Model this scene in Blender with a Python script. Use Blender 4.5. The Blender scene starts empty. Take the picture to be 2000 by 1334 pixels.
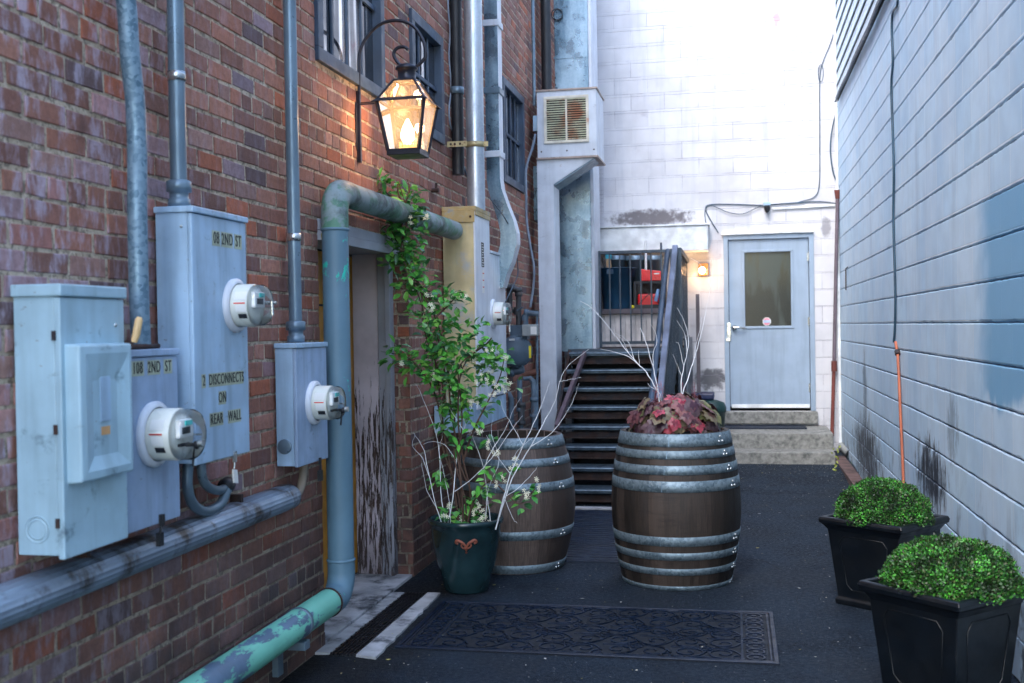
import bpy, bmesh, math, random
from mathutils import Vector, Matrix
from mathutils import noise as mn
random.seed(7)
sc = bpy.context.scene
COL = sc.collection
R = math.radians

# ------------------------------------------------------------------ camera, sky, sun, exposure
EYE = 1.6
YAW, PITCH, ROLL, FPX = 0.201418696, -0.0122419, -0.0164972, 2139.49
def cam_axes():
    cy, sy = math.cos(YAW), math.sin(YAW)
    r = Vector((cy, sy, 0)); f = Vector((-sy, cy, 0)); u = Vector((0, 0, 1))
    cp, sp = math.cos(PITCH), math.sin(PITCH)
    f, u = f*cp + u*sp, u*cp - f*sp
    cr, sr = math.cos(ROLL), math.sin(ROLL)
    r, u = r*cr + u*sr, u*cr - r*sr
    return r, u, f
CR, CU, CF = cam_axes()
cam = bpy.data.cameras.new('Camera'); camo = bpy.data.objects.new('Camera', cam); COL.objects.link(camo)
m = Matrix((CR, CU, -CF)).transposed().to_4x4(); m.translation = Vector((0, 0, EYE)); camo.matrix_world = m
cam.sensor_width = 36; cam.lens = FPX/2000*36; cam.clip_start = .05; cam.clip_end = 300
cam.dof.use_dof = True; cam.dof.focus_distance = 6.6; cam.dof.aperture_fstop = 3.2
sc.camera = camo

world = bpy.data.worlds.new('World'); sc.world = world; world.use_nodes = True
wn = world.node_tree; wn.nodes.clear()
sky = wn.nodes.new('ShaderNodeTexSky'); sky.sky_type = 'NISHITA'; sky.sun_disc = False
SUN_EL, SUN_AZ = R(48), R(200)          # azimuth clockwise from +Y
sky.sun_elevation = SUN_EL; sky.sun_rotation = SUN_AZ
sky.air_density = 1.0; sky.dust_density = 1.0; sky.ozone_density = 0.2
bg = wn.nodes.new('ShaderNodeBackground'); bg.inputs[1].default_value = 0.15
wo = wn.nodes.new('ShaderNodeOutputWorld')
wn.links.new(sky.outputs[0], bg.inputs[0]); wn.links.new(bg.outputs[0], wo.inputs[0])
sl = bpy.data.lights.new('Sun', 'SUN'); sl.energy = .5; sl.angle = R(30); sl.color = (1.0, .97, .94)
so = bpy.data.objects.new('Sun', sl); COL.objects.link(so)
sd = Vector((math.sin(SUN_AZ)*math.cos(SUN_EL), math.cos(SUN_AZ)*math.cos(SUN_EL), math.sin(SUN_EL)))
so.rotation_euler = sd.to_track_quat('Z', 'Y').to_euler(); so.location = sd*30
sc.view_settings.view_transform = 'Standard'; sc.view_settings.look = 'None'
sc.view_settings.exposure = 2.55; sc.view_settings.gamma = 1.0

# ------------------------------------------------------------------ survey of the alley (metres)
XL, XR, YB = -2.06, 1.20, 13.3          # brick wall face, painted block wall face, end wall face
def ray(x, y): return CF + CR*((x-1000)/FPX) - CU*((y-667)/FPX)
E0 = Vector((0, 0, EYE))
def onX(X, x, y): d = ray(x, y); return d*(X/d.x) + E0
def onY(Y, x, y): d = ray(x, y); return d*(Y/d.y) + E0
def onZ(Z, x, y): d = ray(x, y); return d*((Z-EYE)/d.z) + E0

# ------------------------------------------------------------------ materials
def lin(c):
    if isinstance(c, str):
        c = [int(c[i:i+2], 16)/255 for i in (0, 2, 4)]
        c = [v/12.92 if v <= .04045 else ((v+.055)/1.055)**2.4 for v in c]
    return (c[0], c[1], c[2], 1)
class NT:
    def __init__(s, name):
        s.m = bpy.data.materials.new(name); s.m.use_nodes = True; s.t = s.m.node_tree; s.t.nodes.clear()
        s.b = s.n('ShaderNodeBsdfPrincipled'); s.o = s.n('ShaderNodeOutputMaterial'); s.l(s.b.outputs[0], s.o.inputs[0])
        s.geo = s.n('ShaderNodeNewGeometry')
    def n(s, t): return s.t.nodes.new(t)
    def l(s, a, b): s.t.links.new(a, b)
    def pos(s, sx=1, sy=1, sz=1):
        mp = s.n('ShaderNodeMapping'); s.l(s.geo.outputs['Position'], mp.inputs[0]); mp.inputs['Scale'].default_value = (sx, sy, sz); return mp.outputs[0]
    def noise(s, scale, detail=4, rough=.55, v=None, dist=0):
        n = s.n('ShaderNodeTexNoise'); n.inputs['Scale'].default_value = scale; n.inputs['Detail'].default_value = detail
        n.inputs['Roughness'].default_value = rough; n.inputs['Distortion'].default_value = dist
        s.l(v or s.geo.outputs['Position'], n.inputs['Vector']); return n.outputs[0]
    def ramp(s, f, a, b, va=0, vb=1):
        r = s.n('ShaderNodeMapRange'); r.interpolation_type = 'SMOOTHSTEP'; s.l(f, r.inputs[0]); r.inputs[1].default_value = a; r.inputs[2].default_value = b
        r.inputs[3].default_value = va; r.inputs[4].default_value = vb; return r.outputs[0]
    def mix(s, f, a, b, mode='MIX'):
        x = s.n('ShaderNodeMix'); x.data_type = 'RGBA'; x.blend_type = mode
        for v, i in ((f, 0), (a, 6), (b, 7)):
            if isinstance(v, (int, float)): x.inputs[i].default_value = v
            elif isinstance(v, tuple): x.inputs[i].default_value = v
            else: s.l(v, x.inputs[i])
        return x.outputs[2]
    def math(s, op, a, b=None):
        x = s.n('ShaderNodeMath'); x.operation = op
        for v, i in ((a, 0), (b, 1)):
            if v is None: continue
            if isinstance(v, (int, float)): x.inputs[i].default_value = v
            else: s.l(v, x.inputs[i])
        return x.outputs[0]
    def sep(s, v=None):
        x = s.n('ShaderNodeSeparateXYZ'); s.l(v or s.geo.outputs['Position'], x.inputs[0]); return x.outputs
    def bump(s, h, strength=.3, dist=.005, prev=None):
        b = s.n('ShaderNodeBump'); b.inputs['Strength'].default_value = strength; b.inputs['Distance'].default_value = dist
        s.l(h, b.inputs['Height'])
        if prev: s.l(prev, b.inputs['Normal'])
        return b.outputs[0]
    def fin(s, col=None, rough=None, metal=None, normal=None, **kw):
        for v, k in ((col, 'Base Color'), (rough, 'Roughness'), (metal, 'Metallic'), (normal, 'Normal')):
            if v is None: continue
            i = s.b.inputs[k]
            if isinstance(v, (int, float, tuple)): i.default_value = v
            else: s.l(v, i)
        for k, v in kw.items(): s.b.inputs[k.replace('_', ' ')].default_value = v
        return s.m
def simple(name, col, rough=.5, metal=0., var=.2, scale=6, bump=.15, bscale=120, streak=.0, stain=None, samt=(.55, .7), sscale=3, edge=None):
    s = NT(name); c = lin(col)
    c1 = tuple(v*(1-var) for v in c[:3])+(1,); c2 = tuple(min(1, v*(1+var)) for v in c[:3])+(1,)
    out = s.mix(s.ramp(s.noise(scale, 5), .3, .7), c1, c2)
    if streak: 
        f = s.ramp(s.noise(14, 3, .6, s.pos(1, 1, .09)), .42, .75, 0, streak)
        out = s.mix(f, out, tuple(v*.35 for v in c[:3])+(1,))
    if stain:
        f = s.ramp(s.noise(sscale, 6, .65), samt[0], samt[1])
        out = s.mix(f, out, lin(stain))
    if 'enamel' in name:
        f = s.ramp(s.noise(26, 5, .7, s.pos(1, 1, 2.4)), .66, .72, 0, .8); out = s.mix(f, out, lin((.16, .08, .05)))
        f = s.ramp(s.noise(5, 8, .8, s.pos(1, 1, 2.0), .5), .60, .70, 0, .5); out = s.mix(f, out, lin((.05, .07, .09)))
    rr = s.ramp(s.noise(scale*2.3, 3), .2, .8, max(.03, rough-.1), min(1, rough+.12))
    nrm = s.bump(s.noise(bscale, 3), bump, .003) if bump else None
    return s.fin(out, rr, metal, nrm)

def mat_brick():
    s = NT('brick'); a = s.n('ShaderNodeAttribute'); a.attribute_name = 'tint'
    n1 = s.noise(35, 5, .7); n2 = s.noise(4, 4, .6)
    col = s.mix(s.ramp(n1, .3, .75, 0, .45), a.outputs['Color'], lin((.10, .045, .035)))
    x, y, z = s.sep()
    # pale violet efflorescence, strongest on the near end of the wall
    near = s.ramp(y, 2.6, 4.6, .75, .10)
    ef = s.math('MULTIPLY', s.ramp(s.noise(16, 6, .7, s.pos(1, 1, .35)), 0.45, .66), near)
    col = s.mix(ef, col, lin((.52, .45, .55)))
    # soot streaks
    so = s.ramp(s.noise(2.2, 5, .65, s.pos(1, 1, .45)), .57, .74, 0, .5)
    col = s.mix(so, col, lin((.035, .026, .027)))
    # damp grime near the ground, deepened by shade painted into the lower bricks
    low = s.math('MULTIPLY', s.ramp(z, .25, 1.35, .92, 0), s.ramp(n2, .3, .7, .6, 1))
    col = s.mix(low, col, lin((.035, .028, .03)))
    h = s.math('ADD', s.noise(160, 4, .7), s.math('MULTIPLY', s.noise(28, 4), 1.5))
    return s.fin(col, .85, 0., s.bump(h, .7, .006))
def mat_mortar():
    s = NT('mortar')
    col = s.mix(s.ramp(s.noise(20, 5), .3, .7), lin((.40, .31, .22)), lin((.66, .55, .42)))
    col = s.mix(s.ramp(s.noise(1.8, 5, .65, s.pos(1, 1, .5)), .54, .74, 0, .75), col, lin((.03, .025, .022)))
    x, y, z = s.sep()
    col = s.mix(s.ramp(s.noise(38, 4, .7), .5, .6, 0, .6), col, lin((.06, .045, .035)))
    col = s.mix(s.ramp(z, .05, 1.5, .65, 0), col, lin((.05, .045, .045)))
    return s.fin(col, .95, 0., s.bump(s.noise(70, 5, .7), 1.0, .012))
def mat_block(name, axis, base, courseh, blue=False):
    s = NT(name); x, y, z = s.sep()
    u = y if axis == 'Y' else x
    vec = s.n('ShaderNodeCombineXYZ'); s.l(u, vec.inputs[0]); s.l(z, vec.inputs[1])
    b = s.n('ShaderNodeTexBrick'); s.l(vec.outputs[0], b.inputs['Vector'])
    b.offset = .5; b.inputs['Scale'].default_value = 1; b.inputs['Brick Width'].default_value = courseh*2; b.inputs['Row Height'].default_value = courseh
    b.inputs['Mortar Size'].default_value = .0042; b.inputs['Mortar Smooth'].default_value = .5
    b.inputs['Color1'].default_value = (0, 0, 0, 1); b.inputs['Color2'].default_value = (1, 1, 1, 1); b.inputs['Mortar'].default_value = (.5, .5, .5, 1)
    per = b.outputs['Color']; mort = b.outputs['Fac']
    c = lin(base); d = tuple(v*.90 for v in c[:3])+(1,)
    col = s.mix(s.ramp(s.noise(5, 5), .3, .7), d, c)
    col = s.mix(.10, col, per, 'OVERLAY')
    # vertical runs of dirt
    st = s.ramp(s.noise(7, 4, .6, s.pos(1, 1, .08)), .5, .8, 0, .30)
    col = s.mix(st, col, lin((.22, .27, .36)))
    if blue:
        col = s.mix(s.ramp(s.noise(.9, 4, .6), .42, .66, 0, .38), col, lin((.30, .50, .72)))
        col = s.mix(s.ramp(s.noise(2.4, 5, .6, s.pos(1, 1, .4)), .45, .7, 0, .35), col, lin((.62, .74, .86)))
        col = s.mix(s.math('MULTIPLY', mort, .75), col, lin((.80, .87, .95)))
        # repainted deeper blue area with a ragged edge
        e = s.math('ADD', y, s.math('MULTIPLY', s.noise(5, 3), .25))
        zz = s.math('ADD', z, s.math('MULTIPLY', s.noise(7, 3, .5, s.pos(1, 1, .3)), .25))
        f = s.math('MULTIPLY', s.ramp(e, 5.70, 6.10, .8, 0), s.math('MULTIPLY', s.ramp(zz, 1.30, 1.38), s.ramp(z, 2.176, 2.186, 1, 0)))
        col = s.mix(f, col, lin((.13, .38, .62)))
        # black mould stains near the ground
        lowf = s.ramp(z, .05, .95, .85, 0)
        n = s.ramp(s.noise(2.6, 7, .72, s.pos(1, 1, .55), .4), .50, .60)
        col = s.mix(s.math('MULTIPLY', lowf, n), col, lin((.012, .02, .035)))
        def spot(yc, zc, ry, rz, k):
            a1 = s.math('POWER', s.math('DIVIDE', s.math('SUBTRACT', y, yc), ry), 2); a2 = s.math('POWER', s.math('DIVIDE', s.math('SUBTRACT', z, zc), rz), 2)
            r = s.math('ADD', s.math('ADD', a1, a2), s.math('MULTIPLY', s.noise(16, 6, .75, s.pos(1, 1, .3)), 2.4))
            return s.ramp(r, 1.25, 1.75, k, 0)
        for a in ((7.35, .62, .85, .36, .98), (10.9, .36, 1.7, .50, .95), (10.9, .9, .25, .7, .6), (6.6, 1.0, .25, .35, .45)):
            col = s.mix(spot(*a), col, lin((.012, .02, .035)))
    else:
        sp = s.ramp(s.noise(3.2, 8, .75), .62, .74, 0, .6); col = s.mix(sp, col, lin((.35, .33, .38)))
        zz = s.ramp(z, .0, .75, .55, 0); col = s.mix(s.math('MULTIPLY', zz, s.ramp(s.noise(5, 6, .7), .45, .6)), col, lin((.05, .05, .06)))
        def spot(xc, zc, rx, rz, k, c2):
            a1 = s.math('POWER', s.math('DIVIDE', s.math('SUBTRACT', x, xc), rx), 2); a2 = s.math('POWER', s.math('DIVIDE', s.math('SUBTRACT', z, zc), rz), 2)
            r = s.math('ADD', s.math('ADD', a1, a2), s.math('MULTIPLY', s.noise(14, 6, .7), 2.2))
            return s.mix(s.ramp(r, 1.3, 2.0, k, 0), col, lin(c2))
        col = spot(-.98, 2.90, .62, .13, .9, (.09, .075, .08))
        col = spot(-.3, .95, .24, .16, .85, (.05, .05, .06))
        col = spot(-.42, 2.33, .2, .2, .4, (.2, .14, .1))
        col = spot(1.05, 2.72, .07, .15, .6, (.12, .11, .13))
        col = spot(.52, 5.2, .05, .12, .5, (.55, .12, .16))
        jr = s.math('MULTIPLY', mort, s.ramp(s.noise(2.2, 5, .7), .45, .64, .10, .85)); col = s.mix(jr, col, lin((.26, .24, .29)))
    h = s.math('ADD', s.math('MULTIPLY', s.noise(140, 4, .7), .5), s.math('MULTIPLY', mort, -.8))
    return s.fin(col, .62, 0., s.bump(h, .55, .004))
def mat_asphalt():
    s = NT('asphalt')
    v = s.n('ShaderNodeTexVoronoi'); v.inputs['Scale'].default_value = 190; s.l(s.geo.outputs['Position'], v.inputs['Vector'])
    g = s.ramp(s.noise(2.2, 6, .6), .3, .7)
    col = s.mix(g, lin((.003, .009, .018)), lin((.011, .023, .040)))
    bw = s.n('ShaderNodeRGBToBW'); s.l(v.outputs['Color'], bw.inputs[0])
    col = s.mix(s.ramp(bw.outputs[0], .62, .9, 0, .5), col, lin((.06, .08, .11)))
    sp = s.n('ShaderNodeTexVoronoi'); sp.inputs['Scale'].default_value = 16; s.l(s.geo.outputs['Position'], sp.inputs['Vector'])
    col = s.mix(s.ramp(sp.outputs['Distance'], .05, .09, .5, 0), col, lin((.32, .34, .36)))
    x, y, z = s.sep()
    pt_ = s.math('ADD', y, s.math('MULTIPLY', s.noise(3, 5, .6), .5)); col = s.mix(s.math('MULTIPLY', s.ramp(pt_, 5.2, 5.34, .75, 0), s.ramp(s.math('ADD', x, s.math('MULTIPLY', s.noise(4, 4), .4)), -1.45, -1.3, 1, 0)), col, lin((.003, .006, .012)))
    cr_ = s.ramp(s.math('ABSOLUTE', s.math('SUBTRACT', s.noise(.9, 3, .5, None, .6), .5)), 0, .0035, .75, 0); col = s.mix(cr_, col, lin((.002, .004, .008)))
    wet = s.math('MULTIPLY', s.ramp(x, -1.3, -1.75), s.ramp(s.noise(3, 5, .6), .35, .6, .2, 1)); col = s.mix(wet, col, lin((.007, .009, .012)))
    dk = s.ramp(s.noise(1.1, 5, .6), .52, .62, 0, .5); col = s.mix(dk, col, lin((.012, .016, .022)))
    h = s.math('ADD', v.outputs['Distance'], s.math('MULTIPLY', s.noise(30, 4), .6))
    return s.fin(col, s.ramp(s.noise(40, 3), .3, .7, .6, .9), 0., s.bump(h, .8, .006), Specular_IOR_Level=.25)
def mat_peel(name, under, over, a, b, scale=6, vs=(1, 1, .35), edge=None, rough=.5, extra=None):
    s = NT(name); n = s.noise(scale, 9, .68, s.pos(*vs), .3)
    f = s.ramp(n, a, b)
    u = s.mix(s.ramp(s.noise(7, 5), .3, .7), tuple(v*.7 for v in lin(under)[:3])+(1,), lin(under))
    o = s.mix(s.ramp(s.noise(3, 6), .3, .7), tuple(v*.78 for v in lin(over)[:3])+(1,), lin(over))
    col = s.mix(f, o, u)
    if extra: col = s.mix(s.ramp(s.noise(2.5, 6, .7), extra[1], extra[2], 0, extra[3]), col, lin(extra[0]))
    return s.fin(col, rough, 0., s.bump(f, .5, -.003 if False else .003))
def mat_galv(name, a=(.30, .36, .43), b=(.62, .68, .74), rough=.38, metal=.75, sc_=14, spk=.10):
    s = NT(name); v = s.n('ShaderNodeTexVoronoi'); v.inputs['Scale'].default_value = 70; s.l(s.geo.outputs['Position'], v.inputs['Vector'])
    bw = s.n('ShaderNodeRGBToBW'); s.l(v.outputs['Color'], bw.inputs[0])
    f = s.math('ADD', s.math('MULTIPLY', bw.outputs[0], spk), s.math('MULTIPLY', s.noise(sc_/4, 6, .65, s.pos(1, 1, .22)), 1.2-spk))
    col = s.mix(s.ramp(f, .3, .85), lin(a), lin(b))
    return s.fin(col, s.ramp(s.noise(6, 4), .3, .7, rough-.1, rough+.15), metal, s.bump(s.noise(5, 3), .25, .01))
def mat_barrel(name, d=(.006, .004, .003), l=(.064, .045, .035), amt=.75):
    s = NT(name); tc = s.n('ShaderNodeTexCoord'); x, y, z = s.sep(tc.outputs['Object'])
    ang = s.math('ARCTAN2', y, x); st = s.math('FLOOR', s.math('MULTIPLY', ang, 26/6.2832))
    wn_ = s.n('ShaderNodeTexWhiteNoise'); wn_.noise_dimensions = '1D'; s.l(st, wn_.inputs['W'])
    vec = s.n('ShaderNodeCombineXYZ'); s.l(s.math('MULTIPLY', ang, 9), vec.inputs[0]); s.l(s.math('MULTIPLY', z, 1.2), vec.inputs[1]); s.l(st, vec.inputs[2])
    gr = s.noise(7, 7, .7, vec.outputs[0], .6)
    f = s.math('ADD', s.math('MULTIPLY', wn_.outputs[0], .42), s.math('MULTIPLY', gr, .8))
    col = s.mix(s.ramp(f, .40, .90), lin(d), lin(l))
    hz = s.noise(9, 6, .7, s.pos(.5, .5, 3)); col = s.mix(s.ramp(hz, .5, .75, 0, amt), col, lin((.012, .009, .008)))
    return s.fin(col, s.ramp(gr, .3, .7, .5, .75), 0., s.bump(gr, .6, .004))
def mat_leaf(name, rough=.35, attr='tint', sub=0):
    s = NT(name); a = s.n('ShaderNodeAttribute'); a.attribute_name = attr
    col = s.mix(s.ramp(s.noise(60, 3), .3, .7, 0, .35), a.outputs['Color'], lin((.02, .03, .015)))
    return s.fin(col, rough, 0., None)
def mat_glass(name, tint=(1, 1, 1), rough=.02, frost=0.):
    s = NT(name); s.t.nodes.remove(s.b)
    tr = s.n('ShaderNodeBsdfTransparent'); tr.inputs[0].default_value = lin(tint); gl = s.n('ShaderNodeBsdfGlossy'); gl.inputs['Roughness'].default_value = rough
    fr = s.n('ShaderNodeFresnel'); fr.inputs[0].default_value = 1.5; mx = s.n('ShaderNodeMixShader')
    
    base = tr.outputs[0]
    if frost:
        tl = s.n('ShaderNodeBsdfTranslucent'); tl.inputs[0].default_value = lin((.95, .82, .62)); m2 = s.n('ShaderNodeMixShader'); m2.inputs[0].default_value = frost
        s.l(tr.outputs[0], m2.inputs[1]); s.l(tl.outputs[0], m2.inputs[2]); base = m2.outputs[0]
    s.l(fr.outputs[0], mx.inputs[0]); s.l(base, mx.inputs[1]); s.l(gl.outputs[0], mx.inputs[2]); s.l(mx.outputs[0], s.o.inputs[0]); return s.m
def mat_emit(name, col, st):
    s = NT(name); s.b.inputs['Emission Color'].default_value = lin(col); s.b.inputs['Emission Strength'].default_value = st; s.b.inputs['Base Color'].default_value = lin(col); return s.m

MT = dict(
 brick=mat_brick(), mortar=mat_mortar(), block_r=mat_block('blue painted block', 'Y', (.60, .79, .95), .2, True), block_b=mat_block('white painted block', 'X', (.66, .655, .68), .2),
 joint=simple('joint dirt', (.07, .12, .21), .9), joint_b=simple('joint grey', (.34, .33, .38), .9),
 asphalt=mat_asphalt(),
 concrete=simple('concrete', (.40, .41, .43), .85, var=.3, scale=5, bump=.5, bscale=60, stain=(.05, .055, .065), samt=(.48, .66), sscale=4),
 concrete_step=simple('step concrete', (.26, .26, .24), .9, var=.2, scale=30, bump=.5, bscale=90, stain=(.09, .095, .09), samt=(.40, .75), sscale=16),
 greypaint=simple('grey enamel', (.36, .52, .68), .42, var=.12, scale=5, bump=.05, streak=.4, stain=(.16, .19, .22), samt=(.62, .74), sscale=11),
 bluepaint=simple('pale blue enamel', (.36, .53, .62), .42, var=.10, scale=5, bump=.05, streak=.30, stain=(.10, .16, .2), samt=(.58, .74), sscale=9),
 violet=simple('violet grey enamel', (.30, .41, .57), .45, var=.12, scale=6, bump=.05, streak=.4, stain=(.08, .10, .15), samt=(.6, .78), sscale=8),
 yellow=simple('faded yellow panel', (.58, .49, .27), .5, var=.15, scale=5, bump=.05, streak=.2, stain=(.36, .40, .42), samt=(.5, .7), sscale=4),
 whitemetal=simple('white metal paint', (.66, .70, .76), .4, var=.08, scale=5, bump=.05, streak=.3),
 vent=simple('vent enamel', (.60, .65, .72), .45, var=.08, streak=.2, stain=(.35, .24, .16), samt=(.66, .78), sscale=6),
 cream=simple('meter cream', (.66, .68, .62), .3, var=.04, bump=0), plate=simple('label white', (.75, .75, .72), .5, var=.05, bump=0),
 black=simple('black', (.012, .014, .018), .5, bump=.05), rubber=simple('rubber', (.001, .008, .026), .42, bump=.2), red=simple('red', (.6, .04, .03), .5, bump=0),
 redplastic=simple('red plastic', (.75, .01, .02), .35, bump=0), teal=simple('teal lcd', (.05, .5, .45), .3, bump=0),
 conduit=simple('painted conduit', (.15, .22, .28), .34, metal=.35, var=.15, bump=.05, streak=.2),
 galv=mat_galv('galvanised steel'), galvduct=mat_galv('dull galvanised duct', (.08, .16, .23), (.36, .48, .58), .30, .8), galvpipe=mat_galv('mottled conduit', (.07, .14, .20), (.20, .30, .38), .5, .4, spk=.6),
 bright=mat_galv('bright duct', (.45, .50, .58), (.78, .80, .84), .3, .7), hoop=mat_galv('barrel hoop', (.06, .10, .13), (.25, .33, .38), .5, .55, spk=.3),
 iron=simple('lamp iron', (.022, .024, .036), .35, metal=.5, bump=.1), brass=simple('strap brass', (.42, .36, .20), .45, metal=.5, stain=(.15, .08, .04), samt=(.55, .7), sscale=30),
 navy=simple('navy steel frame', (.035, .06, .10), .42, var=.25, bump=.1), railpaint=simple('rail paint', (.03, .05, .075), .4, metal=.2), railgrey=simple('worn rail', (.13, .15, .20), .4, metal=.4, var=.3),
 rust=simple('rusty steel', (.040, .018, .013), .75, var=.4, scale=9, bump=.4, stain=(.02, .02, .025), samt=(.45, .65), sscale=6), nosing=simple('tread steel', (.08, .12, .16), .36, metal=.5, var=.4, scale=14, stain=(.03, .035, .04), samt=(.55, .7), sscale=14),
 pipe_v=mat_peel('riser paint', (.03, .62, .48), (.12, .225, .30), .566, .574, 5, (1, 1, .6)),
 pipe_low=mat_peel('mint peeling paint', (.12, .20, .30), (.20, .60, .46), .54, .56, 7, (1, .35, 1), extra=((.08, .15, .2), .62, .8, .5)),
 pipe_top=mat_peel('mossy pipe paint', (.10, .26, .18), (.24, .32, .34), .44, .54, 6, (1, .5, 1), rough=.55, extra=((.015, .02, .02), .47, .62, .85)),
 peelwood=None, trimwood=None, mustard=simple('mustard door', (.50, .22, .02), .55, var=.3, bump=.2, streak=.5),
 gutter=simple('wireway', (.26, .33, .42), .38, metal=.4, var=.2, scale=4, stain=(.06, .045, .035), samt=(.5, .66), sscale=5),
 drain=simple('drain iron', (.02, .02, .025), .5, metal=.6, bump=.3),
 wood=mat_barrel('dark oak staves'), wood2=mat_barrel('weathered oak staves', (.035, .025, .022), (.19, .14, .12), .35), soil=simple('soil', (.02, .014, .01), .95, bump=1, bscale=80),
 glaze=simple('teal glaze', (.012, .032, .038), .16, var=.35, scale=5, bump=.03), terracotta=simple('terracotta relief', (.24, .07, .04), .5),
 planter=simple('black planter', (.002, .004, .007), .40, var=.3, bump=.15, stain=(.05, .06, .08), samt=(.68, .8), sscale=9),
 leaf=mat_leaf('jasmine leaf', .28), boxleaf=mat_leaf('boxwood leaf', .5), heu=mat_leaf('maroon leaf', .45), bark=simple('brown stem', (.09, .05, .035), .8), whitetwig=simple('white painted twig', (.78, .80, .84), .6, bump=.2), petal=simple('cream petal', (.78, .76, .58), .5, bump=0),
 doorpaint=simple('door paint', (.31, .40, .51), .4, var=.07, scale=4, bump=.04, streak=.22), trimwhite=simple('white trim', (.78, .81, .82), .5, streak=.08), steel=simple('lever steel', (.5, .52, .52), .25, metal=.9, bump=0),
 siding=simple('lap siding', (.62, .74, .82), .55, var=.06), dark=simple('dark interior', (.006, .008, .01), .8, bump=0), cable=simple('cable blue black', (.02, .06, .10), .45, bump=0), greycable=simple('grey cable', (.20, .24, .30), .5, bump=0), copper=simple('orange conduit', (.42, .12, .06), .55, stain=(.2, .08, .05), samt=(.5, .7), sscale=12), rustpipe=simple('rust pipe', (.16, .04, .03), .7), pvc=simple('pvc', (.36, .38, .37), .5, stain=(.25, .25, .22), samt=(.5, .7)),
 boards=simple('pale boards', (.60, .56, .55), .8, streak=.5), board_edge=simple('board edge', (.12, .10, .11), .8), bin=simple('blue grey bin', (.012, .06, .12), .4, bump=.05), binblue=simple('navy bin', (.010, .018, .07), .45), bingreen=simple('green bin', (.004, .035, .035), .45),
 glass=mat_glass('lantern glass', (1, .97, .93), .03, .07), meterglass=mat_glass('meter glass', (.96, .98, 1)), flame=mat_emit('flame', (1, .70, .36), 6), bulb=mat_emit('bulb', (1, .62, .28), 6), sticker=simple('sticker', (.42, .46, .34), .6, bump=0), yellowp=simple('yellow plastic', (.8, .65, .02), .5, bump=0), tealcloth=simple('teal brush', (.02, .32, .42), .6), tan=simple('tan wood', (.50, .32, .18), .6), weed=mat_leaf('weed leaf', .5))
def mat_oldwood(name, paint, wood, zlo):
    s = NT(name); x, y, z = s.sep()
    n = s.noise(6, 9, .72, s.pos(9, 9, .8), .3); lvl = s.ramp(z, .8, 1.6, .045, -.14)
    f = s.ramp(s.math('ADD', n, lvl), .53, .56)
    p = s.mix(s.ramp(s.noise(3, 5), .3, .7), lin(paint), tuple(v*.7 for v in lin(paint)[:3])+(1,))
    w = s.mix(s.ramp(s.noise(20, 6, .7, s.pos(6, 6, .3)), .3, .7), lin(wood), tuple(v*.3 for v in lin(wood)[:3])+(1,))
    col = s.mix(f, p, w); col = s.mix(s.ramp(z, 0, .5, .5, 0), col, lin((.05, .045, .055)))
    return s.fin(col, .75, 0., s.bump(s.math('MULTIPLY', f, -1), .8, .004))
MT['brickplain'] = simple('plain brick', (.20, .09, .07), .9)
MT['peelwood'] = mat_oldwood('peeling mauve panel', (.74, .66, .71), (.11, .07, .055), 0)
MT['trimwood'] = mat_oldwood('peeling grey trim', (.42, .44, .50), (.10, .075, .065), 0)
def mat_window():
    s = NT('window glass'); n = s.noise(4.5, 3, .5, s.pos(1, 1, .06))  # pale and dark upright bands paint reflections into the pane colour
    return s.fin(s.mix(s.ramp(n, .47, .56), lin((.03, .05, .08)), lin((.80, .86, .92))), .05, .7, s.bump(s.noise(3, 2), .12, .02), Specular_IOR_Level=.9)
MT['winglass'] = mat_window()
def mat_doorglass():
    s = NT('wired door glass'); x, y, z = s.sep()
    a = s.math('PINGPONG', s.math('ADD', x, z), .0115); b = s.math('PINGPONG', s.math('SUBTRACT', x, z), .0115)
    w = s.math('MAXIMUM', s.ramp(a, .0008, .0022, 1, 0), s.ramp(b, .0008, .0022, 1, 0))
    g = s.ramp(z, 1.85, 2.5); n = s.noise(6, 3, .5, s.pos(1, 1, .25))
    col = s.mix(g, lin((.004, .010, .013)), lin((.060, .055, .022))); col = s.mix(s.ramp(n, .45, .6, 0, .75), col, lin((.045, .065, .065)))
    col = s.mix(s.math('MULTIPLY', w, .5), col, lin((.13, .14, .12)))
    return s.fin(col, .2, Specular_IOR_Level=.25)
MT['doorglass'] = mat_doorglass()

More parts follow.
